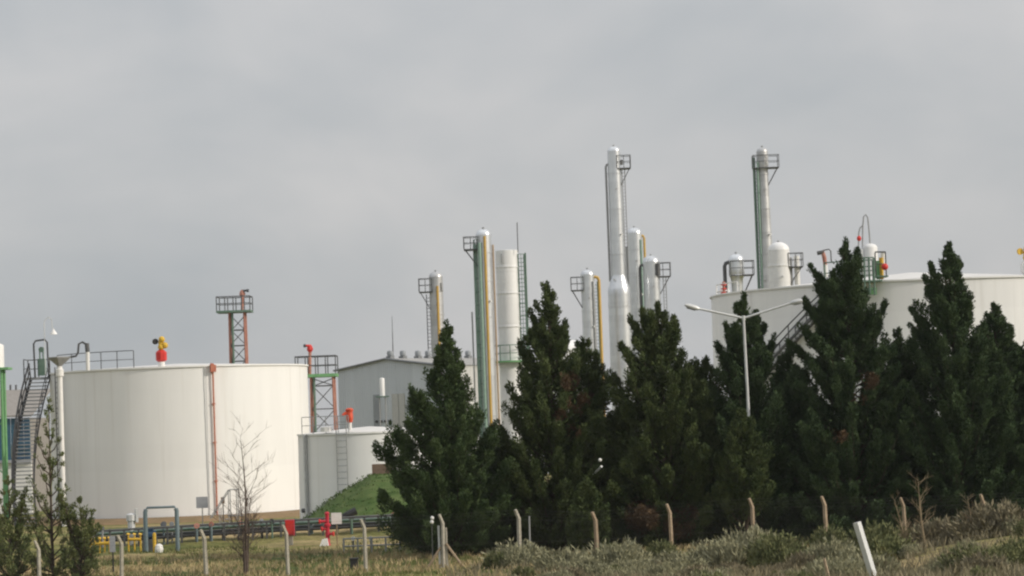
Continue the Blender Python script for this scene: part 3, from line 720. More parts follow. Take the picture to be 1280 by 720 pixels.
# small white stack on a bracket before the gable
q = at(478, 495, 257); ST = thing('white_stack', (q.x, 257, 0), 'small white cylinder on a stand before the corrugated gable', 'stack')
MB().lathe((q.x, 257, q.z), dome_profile(0.26, 1.75, 0.3), 14).build('cylinder', 'vessel_white', ST, True)
MB().box((q.x, 257, q.z - 0.06), (1.3, 0.9, 0.12)).build('stand_deck', 'steel_green', ST)
for dx in (-.3, .3):
    for dy in (-.3, .3): MB().tube([(q.x + dx, 257 + dy, 0), (q.x + dx, 257 + dy, q.z - .1)], 0.05, 6).build('leg', 'steel_grey', ST)

# ------------------------------------------------------------------ far left: blue shed, white tank, green stand
a0, a1 = at(-60, 520, 236), at(37, 520, 236)
BS = thing('blue_shed', ((a0.x + a1.x) / 2, 240, 0), 'blue walled shed with grey roof at the far left edge', 'shed')
zt, zb = at(10, 523, 236).z, at(10, 577, 236).z
nP = 12; wP = (a1.x - a0.x) / nP
for i in range(nP):
    x_ = a0.x + (i + .5) * wP
    MB().box((x_, 236.1, (zt + zb) / 2), (wP - 0.05, 0.12, zt - zb)).build('wall_panel', 'shed_blue', BS)
for k in range(9):
    z_ = zb + (k + .7) * (zt - zb) / 9.6
    MB().box((a1.x - 0.75, 235.98, z_), (1.3, 0.06, 0.14)).build('louvre', 'blue', BS)
MB().box(((a0.x + a1.x) / 2, 236.3, zb / 2 - .05), (a1.x - a0.x, 0.3, zb - .1)).build('plinth_wall', 'white', BS)
MB().box(((a0.x + a1.x) / 2, 236.05, zb), (a1.x - a0.x + .1, 0.5, 0.28)).build('sill_band', 'sign_grey', BS)
zrf = at(10, 489, 244).z
a = MB(); a.add([(a0.x - .4, 235.6, zt + .1), (a1.x + .25, 235.6, zt + .1), (a1.x + .25, 246, zrf), (a0.x - .4, 246, zrf), (a0.x - .4, 235.6, zt + .25), (a1.x + .25, 235.6, zt + .25), (a1.x + .25, 246, zrf + .15), (a0.x - .4, 246, zrf + .15)],
            [(3, 2, 1, 0), (4, 5, 6, 7), (0, 1, 5, 4), (1, 2, 6, 5), (2, 3, 7, 6), (3, 0, 4, 7)]); a.build('roof', 'shed_roof', BS)
MB().box((a1.x - .1, 241, zt / 2), (0.12, 9.6, zt)).build('side_wall', 'shed_roof', BS)
for px_ in (13, 20): MB().tube([at(px_, 490, 246), at(px_, 481, 246)], 0.09, 6).build('roof_vent', 'steel_dark', BS)
q = at(2.5, 461, 222); GS = thing('green_stand', (q.x, 222, 0), 'green steel stand carrying a white drum at the far left edge', 'stand')
for dx in (0.05, -1.5):
    for dy in (-.6, .6): MB().tube([(q.x + dx, 222 + dy, 0), (q.x + dx, 222 + dy, q.z)], 0.13, 8).build('leg', 'green_bright', GS)
MB().box((q.x - .55, 222, q.z), (2.5, 2.0, 0.2)).build('deck', 'green_bright', GS)
for z_ in (q.z * .3, q.z * .62):
    MB().tube([(q.x + .05, 221.4, z_), (q.x - 1.5, 221.4, z_ + 1.2)], 0.05, 6).build('brace', 'green_bright', GS)
MB().lathe((q.x - .75, 222, q.z + .1), dome_profile(0.95, at(2, 431, 222).z - q.z - .2, 0.3), 20).build('drum', 'white', GS, True)

# ------------------------------------------------------------------ grass mound with a brown block
xs_ = np.linspace(0, 1, 60); m_x0, m_x1 = gnd(360, 170).x, gnd(640, 170).x
gx, gy = np.meshgrid(np.linspace(m_x0, m_x1, 70), np.linspace(158, 184, 46))
topz = at(480, 592, 171).z
fx = np.interp(gx, [m_x0, gnd(385, 171).x, gnd(425, 171).x, gnd(470, 171).x, gnd(600, 171).x, m_x1], [0, 0.22, 0.64, 1.0, 1.05, 0.0])
fy = sstep(159, 169.5, gy) * sstep(184, 174, gy)
mz = topz * fx * fy + 0.05 * np.sin(gx * 2.3) * np.sin(gy * 1.9) * (fx * fy > 0.05) - 0.03
MV = np.stack([gx, gy, mz], -1).reshape(-1, 3)
ii, jj = np.meshgrid(np.arange(69), np.arange(45)); q0 = (jj * 70 + ii).ravel()
mo = raw_mesh('grass_mound', MV, np.stack([q0, q0 + 1, q0 + 71, q0 + 70], 1), 'mound_grass')
mo.data.polygons.foreach_set('use_smooth', [True] * len(mo.data.polygons)); tag(mo, kind='structure')
q = at(473, 598, 170.5)
o = MB().box((q.x + .25, 171, topz + 0.10), (1.3, 1.2, 1.1)).build('brown_block', 'brown'); tag(o, 'brown block wall standing on the crest of the green mound', 'block')
recentre(o, (q.x + .25, 171, topz - .4))
o = MB().lathe((T1.location.x, 208, 0), [(R1 + 3.2, 0.0), (R1 + 2.4, 0.28), (R1 + 0.1, 0.38)], 72, caps=False).build('earth_apron', 'dirt'); tag(o, kind='structure')

# ------------------------------------------------------------------ pipe rack and small plant before the tanks
p0, p1 = gpt(96, 152), gpt(520, 156)
PR = thing('pipe_rack', p0, 'long low rack of dark pipes crossing the grass before the tanks', 'pipe rack')
for k, (dy, z_, r_) in enumerate(((0, 1.02, 0.06), (0.35, 0.80, 0.09), (0.75, 0.86, 0.08), (0.1, 0.42, 0.09), (1.1, 0.55, 0.11))):
    MB().tube([p0 + Vector((0, dy, z_)), p0.lerp(p1, .5) + Vector((0, dy, z_ + .04)), p1 + Vector((0, dy, z_))], r_, 8).build('pipe', ('steel_dark', 'steel_green', 'steel_dark', 'black', 'steel_dark')[k], PR)
for i in range(24):
    q = p0.lerp(p1, (i + .3) / 24)
    MB().box((q.x, q.y + .05, hgt(q.x, q.y) + 0.52), (0.11, 0.11, 1.06)).build('support_post', 'steel_dark', PR)
    MB().box((q.x, q.y + .55, hgt(q.x, q.y) + 0.30), (0.1, 1.3, 0.08)).build('support_beam', 'steel_dark', PR)
rgv = random.Random(12)
for i in range(16):                 # valves and risers along the rack
    q = p0.lerp(p1, rgv.uniform(.02, .98)); h_ = rgv.uniform(.9, 1.35); yy = q.y - .25 + rgv.uniform(0, 1.2)
    v_ = MB().tube([(q.x, yy, hgt(q.x, yy)), (q.x, yy, h_)], rgv.uniform(.035, .08), 6).build('riser', rgv.choice(('steel_dark', 'teal_pipe', 'steel_grey', 'steel_green')), PR)
    MB().disc((q.x, yy, h_), (rgv.uniform(-.4, .4), -1, rgv.uniform(0, .8)), rgv.uniform(.12, .2), .05, 10).build('handwheel', rgv.choice(('steel_dark', 'rust_red', 'steel_grey')), v_)
# pipe portal
GP = thing('pipe_portal', gpt(203, 147), 'grey blue inverted U pipe standing before the left tank', 'pipe')
zt = at(203, 634, 147).z; x0_, x1_ = at(182, 660, 147).x, at(221.5, 660, 147).x
MB().tube([(x0_, 147, 0), (x0_, 147, zt - .25), (x0_ + .05, 147, zt - .1)], 0.125, 10).build('upright', 'teal_pipe', GP, True)
MB().tube([(x1_, 147, 0), (x1_, 147, zt - .25), (x1_ - .05, 147, zt - .1)], 0.125, 10).build('upright', 'teal_pipe', GP, True)
MB().tube([(x0_ + .02, 147, zt - .2), (x0_ + .12, 147, zt), (x1_ - .12, 147, zt), (x1_ - .02, 147, zt - .2)], 0.07, 10).build('crossbar', 'teal_pipe', GP, True)
def manifold(px0, px1, D, label, zc=0.55):
    a_, b_ = gpt(px0, D), gpt(px1, D)
    V_ = thing('valve_manifold', a_.lerp(b_, .5), label, 'valves')
    MB().tube([a_ + Vector((0, 0, zc)), b_ + Vector((0, 0, zc))], 0.09, 8).build('header', 'yellow', V_)
    n_ = max(2, int((b_.x - a_.x) / 0.22))
    for i in range(n_):
        q = a_.lerp(b_, i / (n_ - 1))
        MB().tube([q, q + Vector((0, 0, zc + .25))], 0.045, 6).build('valve_stem', 'yellow', V_)
        MB().disc(q + Vector((0, 0, zc + .3)), (0.2, -.5, 1), 0.10, 0.05, 10).build('handwheel', 'yellow', V_)
manifold(113, 137, 148.5, 'yellow valve row by the young conifer at the left')
manifold(161, 176, 149, 'yellow valve row beside the blue pump', 0.75)
q = gpt(188, 147.6); BP = thing('pump', q, 'dark blue pump motor at the foot of the U pipe', 'pump')
MB().tube([q + Vector((-.35, 0, 1.0)), q + Vector((.35, 0, 1.0))], 0.26, 12).build('motor', 'blue', BP, True)
MB().box(q + Vector((0, 0, .4)), (0.8, 0.6, 0.75)).build('base_frame', 'steel_dark', BP)
MB().box(q + Vector((.05, 0, 1.3)), (0.3, 0.3, 0.16)).build('terminal_box', 'blue', BP)
q = gpt(193.5, 146.3); o = MB().tube([q, q + Vector((0, 0, 1.08)), q + Vector((0, 0, 1.14))], [0.10, 0.10, 0.04], 10).build('bollard', 'yellow'); tag(o, 'yellow bollard beside the blue pump', 'bollard'); recentre(o, q)
q = gpt(199, 146); o = MB().lathe(q, [(0.22, 0), (0.24, 0.2), (0.2, 0.42), (0.08, 0.5)], 10).build('white_drum', 'white'); tag(o, 'small white drum beside the yellow bollard', 'drum'); recentre(o, q)
q = gpt(165, 153.5); o = MB().lathe(q, [(0.22, 0), (0.22, 1.4), (0.3, 1.45), (0.3, 1.8), (0.12, 1.9)], 10).box(q + Vector((.32, 0, 1.75)), (0.16, 0.4, 0.8), 0.3).build('meter', 'galv'); tag(o, 'pale metering head left of the U pipe', 'meter'); recentre(o, q)
def board(px, py, wpx, hpx, D, m, post_m, label, name='sign_board', cat='sign'):
    c = at(px, py, D); g_ = gpt(px + (gnd(px, D).z * 0), D); g_ = Vector((c.x, D, hgt(c.x, D)))
    S_ = thing(name, g_, label, cat)
    MB().box(c, (ms(wpx, D), 0.05, ms(hpx, D))).build('panel', m, S_)
    MB().tube([Vector((c.x, D + .07, g_.z)), Vector((c.x, D + .07, c.z + ms(hpx, D) * .4))], 0.04, 6).build('post', post_m, S_)
board(252.5, 628, 14.5, 14, 190, 'sign_grey', 'steel_grey', 'grey square board on a post at the foot of the left tank')
board(278.5, 625.5, 4.5, 8, 178, 'brown', 'steel_dark', 'little brown plate on a post left of the stile')
board(420.5, 648, 13, 14, 147.5, 'white', 'dry_bark', 'white square sign on a thin post beside the red hydrant')
board(140.5, 680, 7, 20, 127, 'sign_grey', 'black', 'narrow grey plate on a dark post behind the fence')
# stile over the pipes
s0, s1 = gpt(264, 160), gpt(288, 160)
SI = thing('stile', s0, 'thin railed steps climbing over the pipe rack behind the bare tree', 'steps')
hz_ = at(288, 640, 160).z
for i in range(8):
    f_ = i / 7; q = s0.lerp(s1, f_); MB().box((q.x, 160, max(.1, 1.5 * f_)), (0.22, 0.9, 0.05)).build('tread', 'steel_grey', SI)
for dy in (-.5, .5):
    zt = at(288, 612, 160).z
    MB().tube([s0 + Vector((0, dy, 0.9)), Vector((s1.x, 160 + dy, zt)), Vector((s1.x + .5, 160 + dy, zt))], 0.03, 6).build('handrail', 'steel_grey', SI)
    for q, z_ in ((s0, .9), (s0.lerp(s1, .5), (zt + .9) / 2), (s1, zt), (s1 + Vector((.5, 0, 0)), zt)):
        MB().tube([(q.x, 160 + dy, 0), (q.x, 160 + dy, z_)], 0.03, 6).build('railing_post', 'steel_grey', SI)
MB().box((s1.x + .4, 160, 1.5), (0.9, 0.9, 0.06)).build('deck', 'steel_grey', SI)
# red cabinet
q = gpt(362, 148); RC = thing('fire_cabinet', q, 'red fire cabinet on a pale stand before the left tank', 'cabinet')
zc = at(362, 659.5, 148).z
MB().box((q.x + .05, 148, zc), (0.5, 0.5, 0.9)).build('cabinet_box', 'crimson', RC)
MB().box((q.x + .05, 147.73, zc), (0.42, 0.03, 0.78)).build('cabinet_door', 'red', RC)
MB().box((q.x + .05, 148, (zc - .45) / 2), (0.3, 0.3, zc - .45)).build('stand', 'concrete', RC)
q = gpt(410, 147); HY = thing('fire_hydrant', q, 'tall red fire hydrant with side valves beside the white sign', 'hydrant')
hz_ = at(410, 640, 147).z
MB().lathe(q, [(0.17, 0), (0.12, .12), (0.12, hz_ * .55), (0.19, hz_ * .57), (0.19, hz_ * .63), (0.11, hz_ * .66), (0.11, hz_ * .93), (0.16, hz_ * .95), (0.08, hz_)], 10).build('standpipe', 'crimson', HY, True)
for z_, s_, ln in ((.72, -1, .42), (.34, 1, .34), (.5, -1, .3)):
    MB().tube([q + Vector((0, 0, hz_ * z_)), q + Vector((s_ * ln, -.1, hz_ * z_))], 0.08, 8).build('side_valve', 'crimson', HY)
    MB().disc(q + Vector((s_ * ln, -.1, hz_ * z_)), (1, -.2, 0), 0.14, 0.07, 10).build('valve_cap', 'red', HY)
q = gpt(405.5, 146.5); o = MB().add([q + Vector(v_) for v_ in ((-.26, -.2, 0), (.22, -.2, 0), (.24, .2, 0), (-.24, .2, 0), (-.10, -.13, .38), (.18, -.15, .44), (.18, .14, .42), (-.08, .13, .36))], [(3, 2, 1, 0), (4, 5, 6, 7), (0, 1, 5, 4), (1, 2, 6, 5), (2, 3, 7, 6), (3, 0, 4, 7)]).build('marker_block', 'white'); tag(o, 'white painted block at the foot of the red hydrant', 'block'); recentre(o, q)
q = at(433, 644, 158); o = MB().tube([q + Vector((-.7, 0, -.35)), q + Vector((.1, -.1, .05)), q + Vector((.6, 0, .25))], [0.18, 0.22, 0.26], 10).build('black_pipe_end', 'black'); tag(o, 'black pipe stub poking out of the mound foot', 'pipe'); recentre(o, q)
for px_, D_, lab in ((442, 140, 'thin gauge post with round dial left of the fence post'), (464, 139, 'thin gauge post with round dial right of the fence post')):
    q = gpt(px_, D_); G_ = thing('gauge_post', q, lab, 'gauge')
    zt = at(px_, 673, D_).z
    MB().tube([q, (q.x, D_, zt)], 0.05, 6).build('post', 'steel_dark', G_)
    MB().disc((q.x, D_ - .06, zt), (0, 1, 0), 0.12, 0.08, 12).build('dial', 'galv', G_)
q0_, q1_ = gpt(430, 137), gpt(500, 137)
LR = thing('low_pipe_rail', q0_, 'low grey pipe rail on short posts before the mound', 'rail')
for z_ in (.75, .35): MB().tube([q0_ + Vector((0, 0, z_)), q1_ + Vector((0, 0, z_))], 0.045, 6).build('rail', 'steel_grey', LR)
for i in range(5):
    q = q0_.lerp(q1_, i / 4); MB().tube([q, q + Vector((0, 0, .78))], 0.05, 6).build('post', 'steel_grey', LR)
q = gpt(443, 122.5); o = MB().box(q + Vector((0, 0, .25)), (0.36, 0.34, 0.5)).box(q + Vector((0, 0, .52)), (0.42, 0.4, 0.06)).build('dark_box', 'black'); tag(o, 'small dark box in the grass left of the pale fence post', 'box'); recentre(o, q)

# ------------------------------------------------------------------ street lamps
def lamp_pole():
    b_ = gpt(944, 129.6); t_ = at(929.5, 397, 129.6)
    LPo = thing('street_lamp', b_, 'white street lamp with two long arms rising from the conifers', 'street lamp')
    MB().tube([b_, b_.lerp(t_, .45) , t_], [0.11, 0.095, 0.06], 10).build('pole', 'galv', LPo, True)
    for (ax_, ay_, hx, hy) in ((872, 385.5, 856, 381), (990, 378.5, 1003, 375.5)):
        e1 = at(ax_, ay_, 129.4); e2 = at(hx, hy, 129.3)
        A_ = MB().tube([t_ + Vector((0, 0, -.03)), e1], 0.058, 8).build('arm', 'galv', LPo, True)
        d_ = (e2 - e1)
        MB().tube([e1 - d_ * .12, e1 + d_ * .1, e1 + d_ * .7, e2], [0.07, 0.125, 0.125, 0.06], 8).build('lamp_head', 'galv', A_, True)
        MB().tube([e1 + d_ * .2 - Vector((0, 0, .09)), e1 + d_ * .85 - Vector((0, 0, .09))], 0.07, 8).build('lens', 'sign_grey', A_)
    MB().tube([t_ + Vector((0, 0, -.15)), t_ + Vector((0, 0, .1))], 0.085, 8).build('cap', 'galv', LPo)
lamp_pole()
b_ = gpt(741, 130.2); t_ = at(738, 597, 129.6)
SL = thing('small_lamp', b_, 'short bent white lamp poking out between the conifers', 'lamp')
MB().tube([b_, Vector((b_.x, 130.2, t_.z - .6)), t_], 0.05, 8).build('pole', 'steel_grey', SL)
MB().tube([t_, at(752, 583, 128.0)], [0.05, 0.06], 8).build('arm', 'galv', SL)
MB().ball(at(750, 575, 128.1), 0.09, 10, 8).build('lamp_head', 'white', SL, True)

# ------------------------------------------------------------------ perimeter fence
tops = [(44, 676), (147.5, 669), (251, 662), (353.5, 656), (451, 649), (549, 643), (644, 637), (740, 640), (833, 630), (936, 623), (1026.5, 620.5), (1125, 622)]
def fD(px): return 117.5 + (px / 1280.0) * 6.0
PF = thing('perimeter_fence', gpt(549, fD(549)), 'wire fence on concrete posts with bent tops', 'fence')
fp = []
rnd = random.Random(4)
def fence_post(px, py, j):
    D = fD(px); t_ = at(px, py, D); k_ = t_.z - 0.42
    lean = rnd.uniform(-.05, .05)
    xk = at(px + 4.5, py + 14, D).x
    gz_ = hgt(xk, D)
    wv = 0.075 + rnd.uniform(-.006, .008)
    a = MB(); n_ = 4
    a.tube([Vector((xk + lean, D, gz_ - .2)), Vector((xk, D, k_)), Vector((t_.x, D - .12, t_.z))], [wv * 1.35, wv * 1.25, wv * 1.0], 4)
    o = a.build('fence_post', 'concrete' if px < 700 else 'concrete_warm', PF)
    fp.append((Vector((xk + lean, D, gz_)), Vector((xk, D, k_)), Vector((t_.x, D - .12, t_.z))))
extra = [(-60, 682)]
for j, (px, py) in enumerate(extra + tops + [(1225, 618), (1320, 612)]): fence_post(px, py, j)
# strainer post with braces
D = fD(549); b_ = fp[6][0]
MB().tube([b_ + Vector((-.16, .05, -.1)), b_ + Vector((-.17, .05, 1.95))], 0.055, 6).build('strainer_post', 'galv', PF)
MB().tube([b_ + Vector((.17, .05, -.1)), b_ + Vector((.16, .05, 1.85))], 0.06, 6).build('strainer_post', 'concrete', PF)
MB().tube([b_ + Vector((-.75, -.05, 0)), b_ + Vector((-.1, 0, .95))], 0.055, 6).build('brace', 'concrete_warm', PF)
MB().tube([b_ + Vector((.9, -.05, 0)), b_ + Vector((.15, 0, 1.1))], 0.065, 6).build('brace', 'concrete_warm', PF)
for f_ in (0.05, 0.5, 0.98):
    MB().tube([a_.lerp(k_, f_) + Vector((0, -.1, 0)) for a_, k_, t_ in fp], 0.003, 4).build('line_wire', 'wire', PF)
for f_ in (0.3, 0.62, 0.95):
    MB().tube([k_.lerp(t_, f_) + Vector((0, -.08, 0)) for a_, k_, t_ in fp], 0.0032, 4).build('barbed_wire', 'wire', PF)
mv = []; mq = []
for i in range(len(fp) - 1):
    (a0, k0, _), (a1, k1, _) = fp[i], fp[i + 1]
    L_ = (a1 - a0).length; hh = 1.75; st = 0.13
    def P_(u, v):
        f_ = min(1, max(0, u / L_)); return a0.lerp(a1, f_).lerp(k0.lerp(k1, f_), v / hh) + Vector((0, -.09, 0))
    u = -hh
    while u < L_:
        for sgn in (1, -1):
            u0, u1, v0, v1 = u, u + hh, 0.0, hh
            if u0 < 0: v0 = -u0; u0 = 0
            if u1 > L_: v1 = hh - (u1 - L_); u1 = L_
            if v1 - v0 < .1: continue
            A_, B_ = (P_(u0, v0), P_(u1, v1)) if sgn > 0 else (P_(u0, hh - v0), P_(u1, hh - v1))
            o_ = len(mv); e_ = 0.0016
            mv += [A_ + Vector((0, 0, -e_)), A_ + Vector((0, 0, e_)), B_ + Vector((0, 0, e_)), B_ + Vector((0, 0, -e_)), A_ + Vector((0, e_ * 2, 0)), B_ + Vector((0, e_ * 2, 0))]
            mq += [(o_, o_ + 1, o_ + 2, o_ + 3), (o_ + 1, o_ + 4, o_ + 5, o_ + 2), (o_ + 4, o_, o_ + 3, o_ + 5)]
        u += st
o = raw_mesh('wire_mesh', np.array([tuple(v_) for v_ in mv]), np.array(mq), 'wire', PF); o['kind'] = 'stuff'
# thin metal rod and tagged rod
q = gpt(663, 122.5); o = MB().tube([q, at(661.5, 645, 122.5)], 0.04, 6).build('metal_rod', 'steel_grey'); tag(o, 'thin grey metal rod standing before the second conifer', 'rod'); recentre(o, q)
q = gpt(541, 121.8); TR = thing('tagged_rod', q, 'dark rod with two white tags beside the braced fence post', 'rod')
MB().tube([q, at(539.5, 644, 121.8)], 0.02, 6).build('rod', 'steel_dark', TR)
for py in (647.5, 652.5): MB().ball(at(540 - (py - 650) * .1, py, 121.7), 0.09, 8, 6).build('white_tag', 'white', TR)
# leaning post and stake in the foreground scrub
A_ = at(1071, 653, 71); B_ = at(1094, 728, 71); B2 = A_.lerp(B_, 1.15)
o = MB().tube([B2, A_], 0.115, 4).build('leaning_post', 'galv'); tag(o, 'leaning pale grey concrete post in the foreground scrub', 'post'); recentre(o, B2)
A_ = at(1030, 698, 74); B_ = at(1038, 730, 74)
o = MB().tube([B_, A_], [0.055, 0.04], 5).build('wooden_stake', 'concrete_warm'); tag(o, 'short thin leaning stake left of the pale leaning post', 'stake'); recentre(o, B_)

# ------------------------------------------------------------------ trees
def blades(P, Dv, W, ln, wd):
    """P base points, Dv directions, W width vectors -> kite shaped leaf sprays"""
    n = len(P)
    a = P; b_ = P + Dv * (ln * .45)[:, None] + W * (wd * .5)[:, None]; c = P + Dv * ln[:, None]; d = P + Dv * (ln * .45)[:, None] - W * (wd * .5)[:, None]
    V_ = np.stack([a, b_, c, d], 1).reshape(-1, 3)
    Q = np.arange(4 * n).reshape(-1, 4)
    return V_, Q
def unit(v): return v / np.maximum(1e-9, np.linalg.norm(v, axis=-1, keepdims=True))

def conifer(label, px, py, D, prof, seed, m, limbs=120, dens=1.0, leaders=(), dead=(), name='conifer', spray=0.16, base_t=0.02, trunk_r=0.20, fill=1.0, widen=1.34, sub=.62, group='row of conifers behind the fence', plume=1.0, core=True):
    rg = np.random.default_rng(seed)
    top = at(px, py, D); gz_ = hgt(top.x, D); H = top.z - gz_
    org = np.array([top.x, D, gz_])
    T = thing(name, tuple(org), label, 'tree', group)
    wf = lambda y_: float(np.interp(y_, [330, 430, 540], [1.05, min(widen, 1.14), widen]))
    prof = [(y_, l_ * wf(y_), r_ * wf(y_)) for y_, l_, r_ in prof]
    zs = [(at(px, y_, D).z - gz_) / H for y_, l_, r_ in prof][::-1]
    Ls = [ms(l_, D) for y_, l_, r_ in prof][::-1]; Rs = [ms(r_, D) for y_, l_, r_ in prof][::-1]
    zs = zs + [1.0]; Ls = Ls + [0.12]; Rs = Rs + [0.12]
    def rad(t_, az):
        l_ = np.interp(t_, zs, Ls); r_ = np.interp(t_, zs, Rs); c = np.cos(az)
        return np.where(c > 0, r_, l_) * c * c + (l_ + r_) / 2 * (1 - c * c)
    tr = MB()
    bend = rg.normal(0, .1, 2)
    def axis(z_):
        f_ = z_ / H; return np.array([bend[0] * math.sin(f_ * 3), bend[1] * math.sin(f_ * 2.5), z_])
    tz = np.linspace(0, H * .96, 9)
    tr.tube([org + axis(z_) + np.array([0, 0, -.05 if z_ == 0 else 0]) for z_ in tz], [trunk_r * (1 - .93 * z_ / H) for z_ in tz], 8)
    PA, DA, WA, LA, SA = [], [], [], [], []
    PD = [[] for _ in range(5)]
    limb_list = []
    ph = rg.uniform(0, 6.28)
    limbs = int(limbs * 1.3)
    for i in range(limbs):
        f_ = (i + .5) / limbs
        tip_t = base_t + .03 + (0.985 - base_t - .03) * (1 - (1 - f_) ** 0.85) if True else f_
        tip_t = min(.985, max(.04, tip_t + rg.normal(0, .02)))
        az = ph + i * 2.39996 + rg.normal(0, .25)
        R_ = float(rad(tip_t, az)); rr_ = R_ * (rg.uniform(.60, 1.0) if rg.random() > .2 else rg.uniform(1.0, 1.12))
        rise = min(tip_t * H * .8, rr_ * math.tan(R(rg.uniform(34, 60))) + .25)
        s0_ = axis(tip_t * H - rise); tipp = axis(tip_t * H) + np.array([math.cos(az) * rr_, math.sin(az) * rr_, 0])
        limb_list.append((s0_, tipp, rg.uniform(.85, 1.2)))
    for (lx, ly) in leaders:
        lp_ = at(lx, ly, D); tl = np.array([lp_.x, D + rg.normal(0, .3), lp_.z]) - org
        for k in range(9):
            f_ = k / 8
            b0_ = axis(max(.1, tl[2] - 3.2)); c0_ = b0_ + (tl - b0_) * (.45 + .55 * f_)
            az = rg.uniform(0, 6.28); r_ = .42 * (1 - f_) + .03
            limb_list.append((b0_ + (tl - b0_) * max(0, f_ - .35), c0_ + np.array([math.cos(az) * r_, math.sin(az) * r_, 0]), .8))
    for k in range(3):
        limb_list.append((axis(H * (.86 + .03 * k)), axis(H * (.965 + .0175 * k)), .7))
    dead_pts = [np.array(at(x_, y_, D)) - org for x_, y_, _ in dead]; dead_r = [ms(r_, D) for _, _, r_ in dead]
    sets = {False: [[], [], [], [], []], True: [[], [], [], [], []]}
    for (s_, e_, thick) in limb_list:
        d = e_ - s_; Ln = np.linalg.norm(d) + 1e-6
        dirv = d / Ln
        # curve: starts outwards, ends upwards
        mid_ = s_ + d * .5 + np.array([0, 0, -.16 * Ln])
        if Ln > .7:
            tr.tube([org + s_, org + mid_, org + e_ - d * .12], [min(.06, .018 * Ln + .01), .028, .01], 4, caps=False)
        # the limb carries several billowing plumes, each a dense cone of tiny scale-leaf sprays
        npl = max(2, int(round(Ln * 2.6 + 1)))
        uu = np.clip(np.concatenate([[1.0], rg.uniform(.28, .97, npl - 1)]), 0, 1)
        acc = [[], [], [], [], []]
        for u_ in uu:
            pb = (1 - u_) ** 2 * s_ + 2 * u_ * (1 - u_) * mid_ + u_ ** 2 * e_
            tg = unit(2 * (1 - u_) * (mid_ - s_) + 2 * u_ * (e_ - mid_))
            side = unit(rg.normal(0, 1, 3)); pd = unit(tg * .8 + side * (.15 if u_ == 1.0 else .45) + np.array([0, 0, .55]))
            pl = plume * thick * sub * rg.uniform(.7, 1.25) * (0.45 + .30 * min(Ln, 2.6))
            p0_ = pb - pd * pl * (.85 if u_ == 1.0 else .35)
            n_ = int(100 * pl / .6 * dens * fill)
            v_ = rg.beta(1.3, 1.5, n_); an = rg.uniform(0, 2 * np.pi, n_)
            pr_ = pl * .34 * np.interp(v_, [0, .3, .65, 1], [.55, 1.0, .8, .06]); rf = np.sqrt(rg.uniform(.12, 1, n_)) * (1 + .3 * np.sin(an * 3 + v_ * 9 + u_ * 20))
            a1_ = unit(np.cross(pd, np.array([.3, .2, 1.0]) + 1e-3)); a2_ = np.cross(pd, a1_)
            rv = a1_[None, :] * np.cos(an)[:, None] + a2_[None, :] * np.sin(an)[:, None]
            po = p0_ + pd * (v_ * pl)[:, None] + rv * (pr_ * rf)[:, None]
            dv_ = unit(pd * .7 + rv * .6 + rg.normal(0, .3, (n_, 3)) + np.array([0, 0, .25]))
            wv_ = unit(np.cross(dv_, rv + rg.normal(0, .45, (n_, 3))))
            for lst, arr in zip(acc, (po, dv_, wv_, spray * rg.uniform(.55, 1.25, n_), spray * rg.uniform(.28, .5, n_))): lst.append(arr)
        pos, dv, wv, ln, wd = [np.concatenate(q_) for q_ in acc]; n_ = len(pos)
        isdead = np.zeros(n_, bool)
        for dp, dr in zip(dead_pts, dead_r):
            dd = pos - dp; isdead |= (dd[:, 0] ** 2 + dd[:, 2] ** 2 < dr * dr * rg.uniform(.5, 1.2, n_)) & (dd[:, 1] < .5)
        for flag in (False, True):
            k_ = isdead == flag
            if k_.any():
                for lst, arr in zip(sets[flag], (pos[k_], dv[k_], wv[k_], ln[k_], wd[k_])): lst.append(arr)
    if core:                         # shaded inner twigs and old foliage round the trunk
        n_ = int(5200 * dens); t_ = base_t + (0.93 - base_t) * rg.beta(1.0, 1.5, n_); az = rg.uniform(0, 2 * np.pi, n_)
        rr_ = rad(t_, az) * .62 * np.sqrt(rg.uniform(.02, 1, n_))
        pos = np.stack([np.cos(az) * rr_, np.sin(az) * rr_, t_ * H], 1)
        dv = unit(np.stack([np.cos(az), np.sin(az), np.full(n_, .8)], 1) + rg.normal(0, .5, (n_, 3))); wv = unit(np.cross(dv, rg.normal(0, 1, (n_, 3))))
        for lst, arr in zip(sets[False], (pos, dv, wv, rg.uniform(.18, .34, n_), rg.uniform(.07, .13, n_))): lst.append(arr)
    tr.build('trunk', 'bark', T)
    for flag in (False, True):
        if sets[flag][0]:
            A = [np.concatenate(q) for q in sets[flag]]
            V_, Q = blades(*A)
            o = raw_mesh('dead_foliage' if flag else 'crown', V_ , Q, 'leaf_dead' if flag else m, None)
            o.parent = T
    return T

